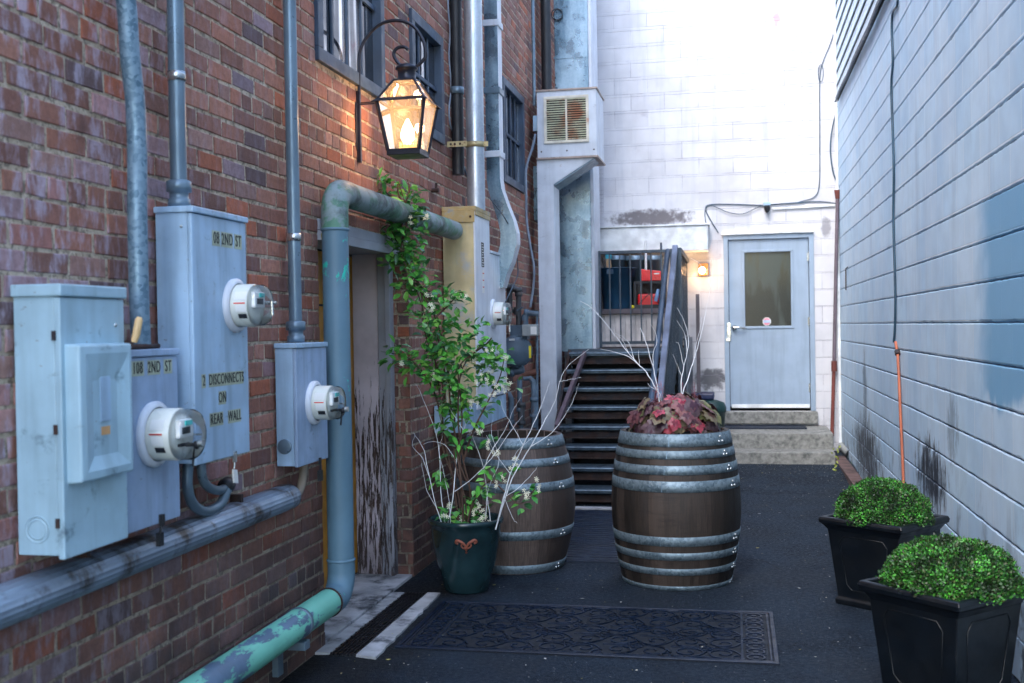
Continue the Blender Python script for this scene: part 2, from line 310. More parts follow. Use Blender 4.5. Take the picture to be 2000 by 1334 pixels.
# ------------------------------------------------------------------ builders
def V(*a): return Vector(a[0] if len(a) == 1 else a)
class MB:
    def __init__(s): s.v = []; s.f = []; s.t = []; s.sm = []; s.tint = None
    def add(s, vs, fs, smooth=False):
        o = len(s.v); s.v += [tuple(q) for q in vs]
        for f in fs: s.f.append(tuple(i+o for i in f)); s.t.append(s.tint); s.sm.append(smooth)
    def box(s, a, b):
        x0, x1 = sorted((a[0], b[0])); y0, y1 = sorted((a[1], b[1])); z0, z1 = sorted((a[2], b[2]))
        s.add([(x0, y0, z0), (x1, y0, z0), (x1, y1, z0), (x0, y1, z0), (x0, y0, z1), (x1, y0, z1), (x1, y1, z1), (x0, y1, z1)],
              [(0, 3, 2, 1), (4, 5, 6, 7), (0, 1, 5, 4), (1, 2, 6, 5), (2, 3, 7, 6), (3, 0, 4, 7)])
        return s
    def bar(s, p, q, w, h, up=(0, 0, 1)):
        p, q = V(p), V(q); d = (q-p).normalized(); u = V(up); r = d.cross(u)
        if r.length < 1e-4: r = d.cross(V(0, 1, 0))
        r.normalize(); u = r.cross(d).normalized(); vs = []
        for c in (p, q):
            for a, b in ((-1, -1), (1, -1), (1, 1), (-1, 1)): vs.append(c + r*(a*w/2) + u*(b*h/2))
        s.add(vs, [(0, 1, 2, 3), (7, 6, 5, 4), (0, 4, 5, 1), (1, 5, 6, 2), (2, 6, 7, 3), (3, 7, 4, 0)]); return s
    def tube(s, pts, rad, n=12, cap=True):
        pts = [V(p) for p in pts]; rads = rad if isinstance(rad, (list, tuple)) else [rad]*len(pts)
        vs = []; ref = None
        for i, p in enumerate(pts):
            d = (pts[min(i+1, len(pts)-1)] - pts[max(i-1, 0)]).normalized()
            if ref is None: ref = d.orthogonal().normalized()
            ref = (ref - d*ref.dot(d)).normalized(); b = d.cross(ref)
            for k in range(n):
                a = 2*math.pi*k/n; vs.append(p + (ref*math.cos(a) + b*math.sin(a))*rads[i])
        fs = [(i*n+k, i*n+(k+1) % n, (i+1)*n+(k+1) % n, (i+1)*n+k) for i in range(len(pts)-1) for k in range(n)]
        s.add(vs, fs, True)
        if cap: s.add([vs[k] for k in range(n)], [tuple(reversed(range(n)))]); s.add(vs[-n:], [tuple(range(n))])
        return s
    def lathe(s, c, prof, n=40, axis=(0, 0, 1), smooth=True):
        ax = V(axis).normalized(); e1 = V(0, 0, 1) if abs(ax.z) < .9 else V(1, 0, 0); e1 = (e1-ax*e1.dot(ax)).normalized(); e2 = ax.cross(e1); c = V(c); vs = []
        for r_, h in prof:
            for k in range(n): a = 2*math.pi*k/n; vs.append(c + ax*h + (e1*math.cos(a)+e2*math.sin(a))*r_)
        s.add(vs, [(i*n+k, i*n+(k+1) % n, (i+1)*n+(k+1) % n, (i+1)*n+k) for i in range(len(prof)-1) for k in range(n)], smooth); return s
    def poly(s, pts): s.add(pts, [tuple(range(len(pts)))]); return s
    def prism(s, pts, off):
        off = V(off); n = len(pts); p2 = [V(p)+off for p in pts]
        s.add([V(p) for p in pts]+p2, [tuple(reversed(range(n))), tuple(range(n, 2*n))]+[(i, (i+1) % n, n+(i+1) % n, n+i) for i in range(n)]); return s
    def build(s, name, mat, parent=None, bevel=0, loc=None, rotz=0):
        me = bpy.data.meshes.new(name)
        if parent is not None:
            root = parent
            org = V(parent.get('_o', (0, 0, 0)))
        else:
            if loc is None:
                xs = [v[0] for v in s.v]; ys = [v[1] for v in s.v]; zs = [v[2] for v in s.v]
                org = V((min(xs)+max(xs))/2, (min(ys)+max(ys))/2, min(zs))
            else: org = V(loc)
        me.from_pydata([(v[0]-org.x, v[1]-org.y, v[2]-org.z) for v in s.v], [], s.f)
        me.polygons.foreach_set('use_smooth', s.sm)
        if any(t is not None for t in s.t):
            at = me.attributes.new('tint', 'FLOAT_COLOR', 'FACE'); fl = []
            for t in s.t: fl += list(t or (1, 1, 1))[:3]+[1.0]
            at.data.foreach_set('color', fl)
        me.materials.append(MT[mat] if isinstance(mat, str) else mat)
        o = bpy.data.objects.new(name, me); COL.objects.link(o)
        if parent is not None: o.parent = parent; o['_o'] = tuple(org)
        else: o.location = org; o['_o'] = tuple(org)
        if bevel:
            b = o.modifiers.new('Bevel', 'BEVEL'); b.width = bevel; b.segments = 2; b.limit_method = 'ANGLE'; b.angle_limit = R(40)
        return o
def tag(o, label=None, cat=None, group=None, kind=None):
    if label: o['label'] = label
    if cat: o['category'] = cat
    if group: o['group'] = group
    if kind: o['kind'] = kind
    return o
def thing(name, loc, label, cat, group=None):
    o = bpy.data.objects.new(name, None); COL.objects.link(o); o.location = V(loc); o['_o'] = tuple(V(loc)); o.empty_display_size = .2
    return tag(o, label, cat, group)
def bez(pts, n=6):
    """Catmull-Rom through points"""
    P_ = [V(p) for p in pts]; P_ = [P_[0]*2-P_[1]]+P_+[P_[-1]*2-P_[-2]]; out = []
    for i in range(1, len(P_)-2):
        for k in range(n):
            t = k/n; a, b, c, d = P_[i-1], P_[i], P_[i+1], P_[i+2]
            out.append(.5*((2*b)+(c-a)*t+(2*a-5*b+4*c-d)*t*t+(3*b-a-3*c+d)*t*t*t))
    out.append(P_[-2]); return out
def text(body, size, center, parent, mat, face='X', name='lettering', extr=.0006, sx=1.0):
    cu = bpy.data.curves.new('t', 'FONT'); cu.body = body; cu.size = size; cu.extrude = extr; cu.align_x = 'CENTER'; cu.align_y = 'CENTER'; cu.offset = .0002; cu.space_character = 1.15
    tmp = bpy.data.objects.new('t', cu); COL.objects.link(tmp); dg = bpy.context.evaluated_depsgraph_get(); me0 = bpy.data.meshes.new_from_object(tmp.evaluated_get(dg))
    mb = MB(); c = V(center)
    for v in me0.vertices:
        x, y, z = v.co; x *= sx
        mb.v.append(tuple(c + (V(z, x, y) if face == 'X' else V(x, -z, y))))
    for p in me0.polygons: mb.f.append(tuple(p.vertices)); mb.t.append(None); mb.sm.append(False)
    bpy.data.objects.remove(tmp); bpy.data.meshes.remove(me0); bpy.data.curves.remove(cu)
    return mb.build(name, mat, parent)

# ------------------------------------------------------------------ masonry
def cells(u0, u1, v0, v1, op):
    us = sorted({u0, u1}|{min(max(o[k], u0), u1) for o in op for k in (0, 1)}); vs = sorted({v0, v1}|{min(max(o[k], v0), v1) for o in op for k in (2, 3)})
    for a, b in zip(us, us[1:]):
        for c, d in zip(vs, vs[1:]):
            if b-a > 1e-5 and d-c > 1e-5 and not any(o[0] <= (a+b)/2 <= o[1] and o[2] <= (c+d)/2 <= o[3] for o in op): yield a, b, c, d
def spans(u0, u1, v, op):
    s = [(u0, u1)]
    for o in op:
        if o[2] <= v <= o[3]:
            s = [q for a, b in s for q in ((a, min(b, o[0])), (max(a, o[1]), b)) if q[1]-q[0] > .01]
    return s
BR = [((.43, .175, .115), 5), ((.37, .155, .105), 5), ((.31, .135, .10), 4), ((.50, .22, .15), 4), ((.26, .12, .09), 3), ((.18, .11, .11), 1.2), ((.50, .15, .075), 2), ((.40, .22, .18), 3)]
def brick_tint(u=9, face=False):
    if face and random.random() < max(0, min(1, (4.9-u)/3))*.42:
        k = random.uniform(.75, 1.1); c = random.choice(BR)[0]; f = random.uniform(.25, .7); return tuple(k*(a*(1-f)+b*f) for a, b in zip(c, (.48, .36, .42)))
    c = random.choices([b[0] for b in BR], [b[1] for b in BR])[0]; k = random.uniform(.66, 1.06); return tuple(v*k for v in c)
def bricks(mb, o, a, n, u0, u1, v0, v1, op=(), L=.215, Hc=.0775, gap=.0135, dep=.005, jit=.0036):
    o, a, n = V(o), V(a), V(n); Z = V(0, 0, 1); rows = int((v1-v0)/Hc)
    for r_ in range(rows):
        z0 = v0+r_*Hc+gap/2; z1 = v0+(r_+1)*Hc-gap/2; zm = (z0+z1)/2; hdr = r_ % 7 == 5; l = L/2 if hdr else L
        off = (l/2 if r_ % 2 else 0)+(.03 if r_ % 3 == 0 else 0)
        for s0, s1 in spans(u0, u1, zm, op):
            k = math.floor((s0-off)/l)
            while off+k*l < s1:
                p, q = max(s0, off+k*l), min(s1, off+(k+1)*l); k += 1
                g0 = gap/2 if p > s0+1e-6 else 0; g1 = gap/2 if q < s1-1e-6 else 0
                p += g0; q -= g1
                if q-p < .012: continue
                J = lambda s=1.: random.uniform(-jit, jit)*s
                d = random.uniform(-.0015, .0025); ch = .0035
                outer = [(p+J(), z0+J()), (q+J(), z0+J()), (q+J(), z1+J()), (p+J(), z1+J())]
                inner = [(outer[0][0]+ch, outer[0][1]+ch), (outer[1][0]-ch, outer[1][1]+ch), (outer[2][0]-ch, outer[2][1]-ch), (outer[3][0]+ch, outer[3][1]-ch)]
                vs = [o+a*u+Z*v-n*dep for u, v in outer]+[o+a*u+Z*v+n*(d-.0025) for u, v in outer]+[o+a*u+Z*v+n*d for u, v in inner]
                mb.tint = brick_tint((p+q)/2, abs(n.x) > .5)
                mb.add(vs, [(i, (i+1) % 4, 4+(i+1) % 4, 4+i) for i in range(4)]+[(4+i, 4+(i+1) % 4, 8+(i+1) % 4, 8+i) for i in range(4)]+[(8, 9, 10, 11)])
    mb.tint = None
def courses(mb, o, a, n, u0, u1, v0, v1, Hc, gap, jit, dep, op=(), step=.05):
    """painted block laid in courses: each course a strip with ragged eased edges, raked bed joints between"""
    o, a, n = V(o), V(a), V(n); Z = V(0, 0, 1)
    for r_ in range(int(round((v1-v0)/Hc))):
        z0 = v0+r_*Hc; z1 = z0+Hc; cuts = sorted({z0, z1}|{q for p in op for q in p[2:4] if z0 < q < z1})
        for c0, c1 in zip(cuts, cuts[1:]):
            for s0, s1 in spans(u0, u1, (c0+c1)/2, op):
                N = max(1, int((s1-s0)/step)); vs = []
                for i in range(N+1):
                    u = s0+(s1-s0)*i/N
                    g0 = (gap*(.5+.6*mn.noise(V(u*5, r_*7.3, 0))**2)+abs(mn.noise(V(u*23, r_*3.1, 5)))*jit) if c0 == z0 else 0
                    g1 = (gap*.35+abs(mn.noise(V(u*19, r_*9.7, 9)))*jit*.6) if c1 == z1 else 0
                    for v, d in ((c0+g0*.3, -dep), (c0+g0, -.001), (c0+g0+.004, 0), (c1-g1-.004, 0), (c1-g1, -.001), (c1-g1*.3, -dep)): vs.append(o+a*u+Z*v+n*d)
                mb.add(vs, [(i*6+k, (i+1)*6+k, (i+1)*6+k+1, i*6+k+1) for i in range(N) for k in range(5)])
def sheet(mb, o, a, n, u0, u1, v0, v1, op, d):
    o, a, n = V(o), V(a), V(n); Z = V(0, 0, 1)
    for p, q, c, e in cells(u0, u1, v0, v1, op): mb.poly([o+a*p+Z*c-n*d, o+a*q+Z*c-n*d, o+a*q+Z*e-n*d, o+a*p+Z*e-n*d])

# ================================================================== THE GROUND
g = MB(); N = 40
def gz(x, y):
    t = min(1, max(0, (y-10.2)/1.9)); return .10*t*t*(3-2*t)
ys = [-30]+[i*.5 for i in range(-4, 31)]+[60]; xs = [-40, -10, -2.5, -1, 0, 1.3, 10, 40]
g.add([(x, y, gz(x, y)) for y in ys for x in xs], [(j*8+i, j*8+i+1, (j+1)*8+i+1, (j+1)*8+i) for j in range(len(ys)-1) for i in range(7)])
tag(g.build('asphalt_ground', 'asphalt', loc=(0, 0, 0)), kind='structure')

# ================================================================== BRICK BUILDING (left)
DY0, DY1, DZ = 5.23, 6.79, 2.09                      # doorway
W1 = (5.24, 6.32, 2.97, 4.05); W2 = (6.90, 7.69, 2.93, 3.70); W3 = (9.78, 10.80, 2.94, 3.90)
OPEN_L = [(DY0, DY1, -.05, 2.17), W1, W2, W3]
TOP_L = 7.2
bb = thing('brick_building', (-5, 6, 0), 'red brick building on the left with navy framed windows and a deep doorway', 'building')
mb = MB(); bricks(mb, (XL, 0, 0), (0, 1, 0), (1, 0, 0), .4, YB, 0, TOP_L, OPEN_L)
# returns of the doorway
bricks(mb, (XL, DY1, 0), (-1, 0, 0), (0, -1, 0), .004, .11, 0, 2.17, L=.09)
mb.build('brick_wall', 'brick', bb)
mb = MB(); sheet(mb, (XL, 0, 0), (0, 1, 0), (1, 0, 0), .4, YB, 0, TOP_L, OPEN_L, .0035)
mb.poly([(XL-.007, DY1+.008, 0), (XL-.45, DY1+.008, 0), (XL-.45, DY1+.008, 2.2), (XL-.007, DY1+.008, 2.2)])
mb.build('mortar_bed', 'mortar', bb)
mb = MB(); mb.box((-8, .4, TOP_L), (XL+.05, YB, TOP_L+.15)); mb.box((-8, .38, 0), (XL-.01, .42, TOP_L)); mb.box((-8, .4, 0), (-7.9, YB, TOP_L))
mb.build('roof', 'concrete', bb)
mb = MB(); mb.box((-8, -2.5, 0), (XL-.02, .36, TOP_L)); mb.build('near_wing', 'brickplain', bb); mb = MB(); mb.box((-7.9, YB-.04, 0), (XL-.012, YB, TOP_L)); mb.build('far_gable', 'brickplain', bb)
mb = MB(); mb.box((XL-.46, DY0-.6, 0), (XL-.44, DY1+.1, 2.3))
mb.box((XL-.45, DY0-.05, 0), (XL-.008, DY0, 2.17)); mb.build('inner_jamb', 'dark', bb)
# mustard door in the back of the doorway
d = MB(); d.box((-2.47, DY0, .03), (-2.43, DY1-.02, 2.08)); do = d.build('door', 'mustard', bb, bevel=.004); tag(do, 'mustard painted door deep in the brick doorway')
for z in (1.02, 1.75): d = MB(); d.box((-2.432, DY0+.15, z), (-2.42, DY1-.15, z+.012)); d.build('door_groove', 'dark', do)
# jamb facing the camera: broad peeling panel, narrow moulded trim
d = MB(); d.box((-2.43, DY1-.035, .02), (-2.262, DY1+.004, 2.10)); tag(d.build('jamb_panel', 'peelwood', bb, bevel=.004), 'peeling mauve timber panel lining the doorway')
d = MB(); d.box((-2.256, DY1-.05, .02), (-2.205, DY1+.004, 2.10)); d.box((-2.203, DY1-.075, .02), (-2.165, DY1+.004, 2.10)); d.build('jamb_trim', 'trimwood', bb, bevel=.005)
d = MB(); d.box((-2.44, DY0-.03, 2.092), (-2.08, DY1+.03, 2.26)); d.box((-2.079, DY0+.0, 2.06), (-2.035, DY1, 2.11)); d.box((-2.079, DY0, 2.112), (-2.05, DY1, 2.169)); d.build('door_lintel', 'trimwood', bb, bevel=.004)
d = MB(); d.box((-2.44, DY0-.02, 0), (-2.07, DY1, .018)); d.build('doorway_floor', 'concrete', bb)
def window(W, cols, rows, split=None):
    y0, y1, z0, z1 = W; f = MB(); fw = .07; X0 = XL-.062
    for a, b in (((y0, z0), (y1, z0+fw)), ((y0, z1-fw), (y1, z1)), ((y0, z0+fw), (y0+fw, z1-fw)), ((y1-fw, z0+fw), (y1, z1-fw))):
        f.box((X0, a[0], a[1]), (XL+.022, b[0], b[1]))
    fo = f.build('window_frame', 'navy', bb, bevel=.004)
    f = MB(); iy0, iy1, iz0, iz1 = y0+fw, y1-fw, z0+fw, z1-fw
    for i in range(1, cols): y = iy0+(iy1-iy0)*i/cols; f.box((X0+.031, y-.013, iz0), (X0+.046, y+.013, iz1))
    for i in range(1, rows): z = iz0+(iz1-iz0)*i/rows; f.box((X0+.033, iy0, z-.014), (X0+.049, iy1, z+.014))
    f.build('glazing_bar', 'navy', fo, bevel=.003)
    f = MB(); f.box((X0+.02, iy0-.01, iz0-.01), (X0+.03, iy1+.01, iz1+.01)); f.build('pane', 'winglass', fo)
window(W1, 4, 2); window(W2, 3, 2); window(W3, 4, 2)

# ================================================================== PAINTED BLOCK BUILDING (right)
CH = .1985
rb = thing('block_building', (5, 6, 0), 'pale blue painted concrete block building on the right with lap siding above', 'building')
SZ = 4.19
mb = MB(); courses(mb, (XR, 0, 0), (0, 1, 0), (-1, 0, 0), -1.0, YB, 0, CH*21, CH, .011, .014, .010); mb.build('block_wall', 'block_r', rb)
mb = MB(); mb.poly([(XR+.0085, -1, 0), (XR+.0085, YB, 0), (XR+.0085, YB, 7.2), (XR+.0085, -1, 7.2)]); mb.build('joint_bed', 'joint', rb)
mb = MB(); z = SZ; k = 0
while z < 6.9:
    mb.prism([(XR-.006, -1, z+.006), (XR-.020, -1, z), (XR-.004, -1, z+.149), (XR+.0, -1, z+.149)], (0, YB+.93, 0)); z += .157; k += 1
mb.build('lap_siding', 'siding', rb)
mb = MB(); mb.box((XR-.002, -1, SZ-.02), (XR+.006, YB-.05, 6.9)); mb.build('siding_backing', 'dark', rb)
mb = MB(); mb.box((XR+.01, -1, 6.9), (8, YB, 7.05)); mb.box((XR+.012, -2, 0), (8, -1.0, 6.9)); mb.build('roof', 'concrete', rb)
mb = MB(); mb.box((XR-.035, YB-.055, 0.2), (XR-.004, YB-.012, 6.9)); mb.build('corner_trim', 'trimwhite', rb, bevel=.003)

# ================================================================== END WALL BUILDING
eb = thing('white_block_building', (-.5, 16, 0), 'white painted block building closing the end of the alley', 'building')
dl, dr, db, dt = -.13, .91, .57, 2.66
OPEN_B = [(dl, dr, db, dt)]
mb = MB(); courses(mb, (0, YB, 0), (1, 0, 0), (0, -1, 0), XL-.01, XR+.01, 0, CH*40, CH, .003, .003, .006, OPEN_B); mb.build('block_wall', 'block_b', eb)
mb = MB(); sheet(mb, (0, YB, 0), (1, 0, 0), (0, -1, 0), XL-.01, XR+.01, 0, CH*40, OPEN_B, .005); mb.build('joint_bed', 'joint_b', eb)
mb = MB(); mb.box((-9, YB+.01, CH*40), (9, YB+8, CH*40+.15)); mb.build('roof', 'concrete', eb)
# steel door
fr = MB(); fw = .055
fr.box((dl, YB-.02, db), (dl+fw, YB+.12, dt)); fr.box((dr-fw, YB-.02, db), (dr, YB+.12, dt)); fr.box((dl+fw, YB-.02, dt-fw), (dr-fw, YB+.12, dt))
fo = fr.build('door_frame', 'doorpaint', eb, bevel=.003)
fr = MB(); fr.box((dl-.02, YB-.05, dt+.002), (dr+.0, YB+.0, dt+.035)); fr.build('door_drip_edge', 'trimwhite', eb, bevel=.003)
gl = (.115, .645, 1.575, 2.45); y0 = YB+.012
dm = MB()
for a, b, c, e in cells(dl+fw+.006, dr-fw-.006, db+.05, dt-fw-.006, [gl]): dm.box((a, y0, c), (b, y0+.045, e))
bm_ = bmesh.new(); dn = dm.build('steel_door', 'doorpaint', eb); tag(dn, 'pale blue grey steel door with a wired glass pane')
bm_.from_mesh(dn.data); bmesh.ops.remove_doubles(bm_, verts=bm_.verts, dist=1e-4); bm_.to_mesh(dn.data); bm_.free()
mb = MB()
for a, b in (((gl[0]-.03, gl[2]-.03), (gl[1]+.03, gl[2])), ((gl[0]-.03, gl[3]), (gl[1]+.03, gl[3]+.03)), ((gl[0]-.03, gl[2]), (gl[0], gl[3])), ((gl[1], gl[2]), (gl[1]+.03, gl[3]))):
    mb.box((a[0], y0-.012, a[1]), (b[0], y0+.02, b[1]))
mb.build('glass_bead', 'doorpaint', dn, bevel=.004)
mb = MB(); mb.box((gl[0], y0+.018, gl[2]), (gl[1], y0+.028, gl[3])); mb.build('wired_glass', 'doorglass', dn)
mb = MB()
def octa(cx, cz, r, y): return [(cx+r*math.cos(R(22.5+45*i)), y, cz+r*math.sin(R(22.5+45*i))) for i in range(8)]
mb.prism(octa(.365, 1.628, .052, y0+.0165), (0, -.0012, 0)); mb.build('sticker_rim', 'plate', dn)
mb = MB(); mb.prism(octa(.365, 1.628, .044, y0+.0148), (0, -.001, 0)); so_ = mb.build('sticker', simple('pink sticker', (.75, .25, .32), .5, bump=0), dn)
mb = MB(); mb.box((.325, y0+.0118, 1.613), (.405, y0+.0132, 1.645)); mb.build('sticker_band', simple('sticker blue', (.45, .55, .75), .5, bump=0), dn)
mb = MB(); mb.lathe((-.015, y0, 1.56), [(0, -.06), (.022, -.055), (.024, -.03), (.033, -.012), (.034, 0)], 20, (0, 1, 0)); mb.tube([(-.015, y0-.05, 1.56), (.03, y0-.055, 1.565), (.10, y0-.05, 1.555), (.125, y0-.035, 1.55)], [.014, .012, .011, .009], 10); mb.build('lever_handle', 'steel', dn)
mb = MB(); mb.box((-.1, y0-.035, 1.44), (-.055, y0-.006, 1.62)); mb.box((-.115, y0-.034, 1.40), (-.06, y0-.008, 1.44)); mb.build('latch_guard', 'steel', dn, bevel=.004)
for z in (.84, 1.62, 2.38):
    mb = MB(); mb.tube([(dr-fw-.004, y0-.012, z-.055), (dr-fw-.004, y0-.012, z+.055)], .009, 10); mb.box((dr-fw-.02, y0-.008, z-.05), (dr-fw+.014, y0-.002, z+.05)); mb.build('hinge', 'steel', dn)
mb = MB(); mb.box((dl+fw+.02, y0-.01, db+.035), (dr-fw-.01, y0-.001, db+.078)); mb.build('kick_strip', 'trimwhite', dn, bevel=.002)
mb = MB(); mb.box((dl-.05, YB+.125, db-.1), (dr+.05, YB+.14, dt+.05)); mb.build('door_gap_backing', 'dark', eb)  # dark sheet added behind the door to block sky showing through the gap
# threshold and steps
mb = MB(); mb.box((dl-.03, YB-.07, .42), (dr+.02, YB+.12, db-.004)); mb.build('door_sill', 'concrete_step', eb, bevel=.01)
st = MB(); st.box((-.25, 12.38, 0), (1.03, YB-.008, .395)); st.box((-.25, 12.02, 0), (1.02, 12.378, .225))
o = st.build('concrete_steps', 'concrete_step', bevel=.012); tag(o, 'two stained concrete steps below the pale blue steel door', 'steps')
mb = MB(); mb.box((-.15, 12.86, .397), (.76, 13.19, .405)); mb.box((-.17, 12.84, .397), (.78, 12.86, .412)); mb.box((-.17, 13.19, .397), (.78, 13.21, .412)); mb.box((.76, 12.86, .397), (.78, 13.19, .412)); mb.box((-.17, 12.86, .397), (-.15, 13.19, .412))
tag(mb.build('door_mat', 'rubber'), 'small dark rubber mat on the top concrete step', 'mat')
# canopy box over the landing
cn = MB(); cn.box((-1.62, 12.98, 2.47), (-.30, YB-.007, 2.765)); co = cn.build('canopy', 'trimwhite', bevel=.012)
tag(co, 'white box canopy fixed to the end wall above the stair landing', 'canopy')
mb = MB(); mb.box((-1.64, 12.96, 2.767), (-.285, YB-.008, 2.785)); mb.build('canopy_cap', 'trimwhite', co, bevel=.003)
# wall light
p = onY(YB, 1374, 527); wl = thing('wall_light', (p.x, YB-.01, p.z), 'small lit amber wall light between the canopy and the pale blue door', 'light')
mb = MB(); mb.box((p.x-.055, YB-.045, p.z-.07), (p.x+.06, YB-.006, p.z+.075)); mb.build('back_plate', simple('amber housing', (.45, .22, .06), .5), wl, bevel=.008)
mb = MB(); mb.tube([(p.x, YB-.04, p.z+.02), (p.x-.01, YB-.1, p.z+.0)], [.02, .032], 14); mb.build('lamp_socket', 'steel', wl)
mb = MB(); mb.lathe((p.x-.012, YB-.11, p.z-.012), [(0, .042), (.02, .037), (.036, .02), (.042, 0), (.036, -.02), (.02, -.037), (0, -.042)], 20); mb.build('bulb', 'bulb', wl)
l = bpy.data.lights.new('bulb_glow', 'POINT'); l.energy = .7; l.color = (1, .6, .3); l.shadow_soft_size = .05; lo = bpy.data.objects.new('bulb_glow', l); COL.objects.link(lo); lo.location = (p.x-.02, YB-.19, p.z-.02)
# camera and its conduit
p = onY(YB-.05, 1498, 408); sc_ = thing('security_camera', p, 'small dark dome security camera above the pale blue door', 'camera')
mb = MB(); mb.box((p.x-.04, YB-.10, p.z+.035), (p.x+.04, YB-.006, p.z+.075)); mb.build('mount', 'greypaint', sc_, bevel=.006)
mb = MB(); mb.lathe((p.x, YB-.075, p.z), [(.036, .035), (.034, 0), (.026, -.03), (.012, -.048), (0, -.052)], 18); mb.build('camera_dome', 'black', sc_)
q0 = onY(YB, 1508, 408); q1 = onY(YB, 1648, 400)
mb = MB(); mb.bar((q0.x, YB-.018, q0.z), (1.155, YB-.018, q1.z), .02, .028); tag(mb.build('cable_trunking', 'trimwhite', bevel=.003), 'thin white trunking running from the security camera to the right corner', 'trunking')
def wall_cable(name, pts, rad, matn, label, Y=None, X=None, off=.012, group=None):
    P_ = [(onY(Y, *q)-V(0, off, 0)) if Y else (onX(X, *q)-V(off, 0, 0)) for q in pts]
    mb = MB(); mb.tube(bez(P_, 5), rad, 8); return tag(mb.build(name, matn), label, 'cable', group)
wall_cable('wall_cable', [(1403, 455), (1385, 425), (1378, 408), (1387, 400), (1430, 399), (1490, 401), (1540, 397), (1600, 394), (1634, 398)], .006, 'cable', 'dark cable looping along the end wall above the canopy and the door', Y=YB)
wall_cable('wall_cable', [(1379, 440), (1377, 412), (1390, 402), (1420, 414), (1450, 418), (1480, 405), (1500, 400), (1570, 396)], .0045, 'cable', 'thinner drooping cable under the long one above the pale blue door', Y=YB-.01)
wall_cable('wall_cable', [(1636, 40), (1622, 85), (1606, 125), (1601, 160), (1601, 280), (1600, 360), (1590, 385), (1560, 395)], .005, 'cable', 'thin cable dropping down the end wall with a small hanging loop', Y=YB)
P_ = [onY(YB-.014, 1603+5*math.cos(a), 143+17*math.sin(a)) for a in [i*math.pi/8 for i in range(17)]]
mb = MB(); mb.tube(P_, .004, 6); tag(mb.build('cable_loop', 'cable'), 'small oval coil of cable hanging on the end wall near the right corner', 'cable')
wall_cable('wall_cable', [(1642, 185), (1634, 215), (1624, 260), (1622, 300), (1628, 340), (1638, 365), (1641, 400)], .008, 'cable', 'blue black cable bowing out beside the right corner under the siding', Y=YB-.03)
# rust coloured stand pipe in the corner
sp = thing('stand_pipe', onY(13.2, 1625, 860), 'slim vertical pipe in the far right corner, grey above and rust red below', 'pipe')
a, b, c = onY(13.2, 1636, 378), onY(13.2, 1629, 705), onY(13.2, 1625, 852)
mb = MB(); mb.tube([a, b], .021, 12); mb.build('upper_pipe', simple('brown grey pipe', (.13, .10, .12), .6), sp)
mb = MB(); mb.tube([b, c], .021, 12); mb.tube([b+V(0, 0, .0), b-V(0, 0, .12)], .033, 12); mb.build('lower_pipe', 'rustpipe', sp)
mb = MB(); mb.tube([a-V(0, 0, .06), a+V(0, 0, .04)], [.026, .04], 12); mb.build('pipe_bell', 'rustpipe', sp)

# right wall cable and conduit
rc = [(1757, 0), (1755, 12), (1747, 25), (1745, 60), (1747, 120), (1744, 170), (1747, 260), (1749, 340), (1748, 420), (1750, 500), (1752, 580), (1751, 640), (1749, 668)]
wall_cable('wall_cable', rc, .009, 'cable', 'dark wavy cable hanging down the blue block wall', X=XR)
P_ = [onX(XR-.02, *q) for q in ((1749, 668), (1753, 690), (1756, 740), (1759, 820), (1763, 900), (1765, 960), (1767, 1010))]
cp = thing('wall_conduit', P_[-1], 'slim orange red conduit on the blue block wall below the dark cable', 'conduit')
mb = MB(); mb.tube(P_, .0105, 10); mb.build('tube', 'copper', cp)
mb = MB(); mb.tube([P_[0]+(P_[1]-P_[0])*.8, P_[0]+(P_[1]-P_[0])*1.1], .02, 10); mb.build('clamp', 'rust', cp)
mb = MB(); P_ = [V(XR-.035, YB-.3-i*.62, SZ-.03+.012*math.sin(i*2.3)) for i in range(21)]; mb.tube(P_, .017, 8); mb.tube([q+V(-.01, .05, -.03+.01*math.sin(i)) for i, q in enumerate(P_)], .012, 8)
tag(mb.build('cable_bundle', 'cable'), 'thick dark cable bundle strung along the foot of the lap siding', 'cable')
q = onX(XR-.01, 1652, 545); mb = MB(); mb.tube([q+V(0, -.2, .12), q+V(0, .0, .11), q+V(0, 0, .11), q+V(0, 0, -.12)], .006, 6); tag(mb.build('wall_hook', 'rust'), 'small rusty hook on the blue block wall near the far corner', 'hook')

# ================================================================== THRESHOLD SLAB, DRAIN, MATS
s = MB(); s.prism([(-2.06, 5.09, .0), (-1.985, 5.10, 0), (-1.985, 6.34, 0), (-2.06, 6.34, 0)], (0, 0, .012)); 
pts = [(-1.845, 5.085)]; 
for i in range(22): t = i/21; pts.append((-1.735+.012*mn.noise(V(i*.9, 2, 0))-.03*t, 5.06+1.30*t))
pts.append((-1.845, 6.36)); s.prism([(x, y, 0) for x, y in pts], (0, 0, .012))
sl_ = s.build('threshold_slab', 'concrete'); tag(sl_, 'pale concrete slab in front of the brick doorway with a drain across it', 'slab')
s = MB(); s.box((-1.985, 5.08, .0), (-1.845, 6.36, .004)); s.build('drain_channel', 'dark', sl_)
s = MB()
for i in range(7): x = -1.975+i*.0200; s.box((x, 5.085, .004), (x+.009, 6.355, .0135))
for i in range(18): y = 5.1+i*.073; s.box((-1.984, y, .0042), (-1.846, y+.010, .0125))
s.build('drain_grate', 'drain', sl_)

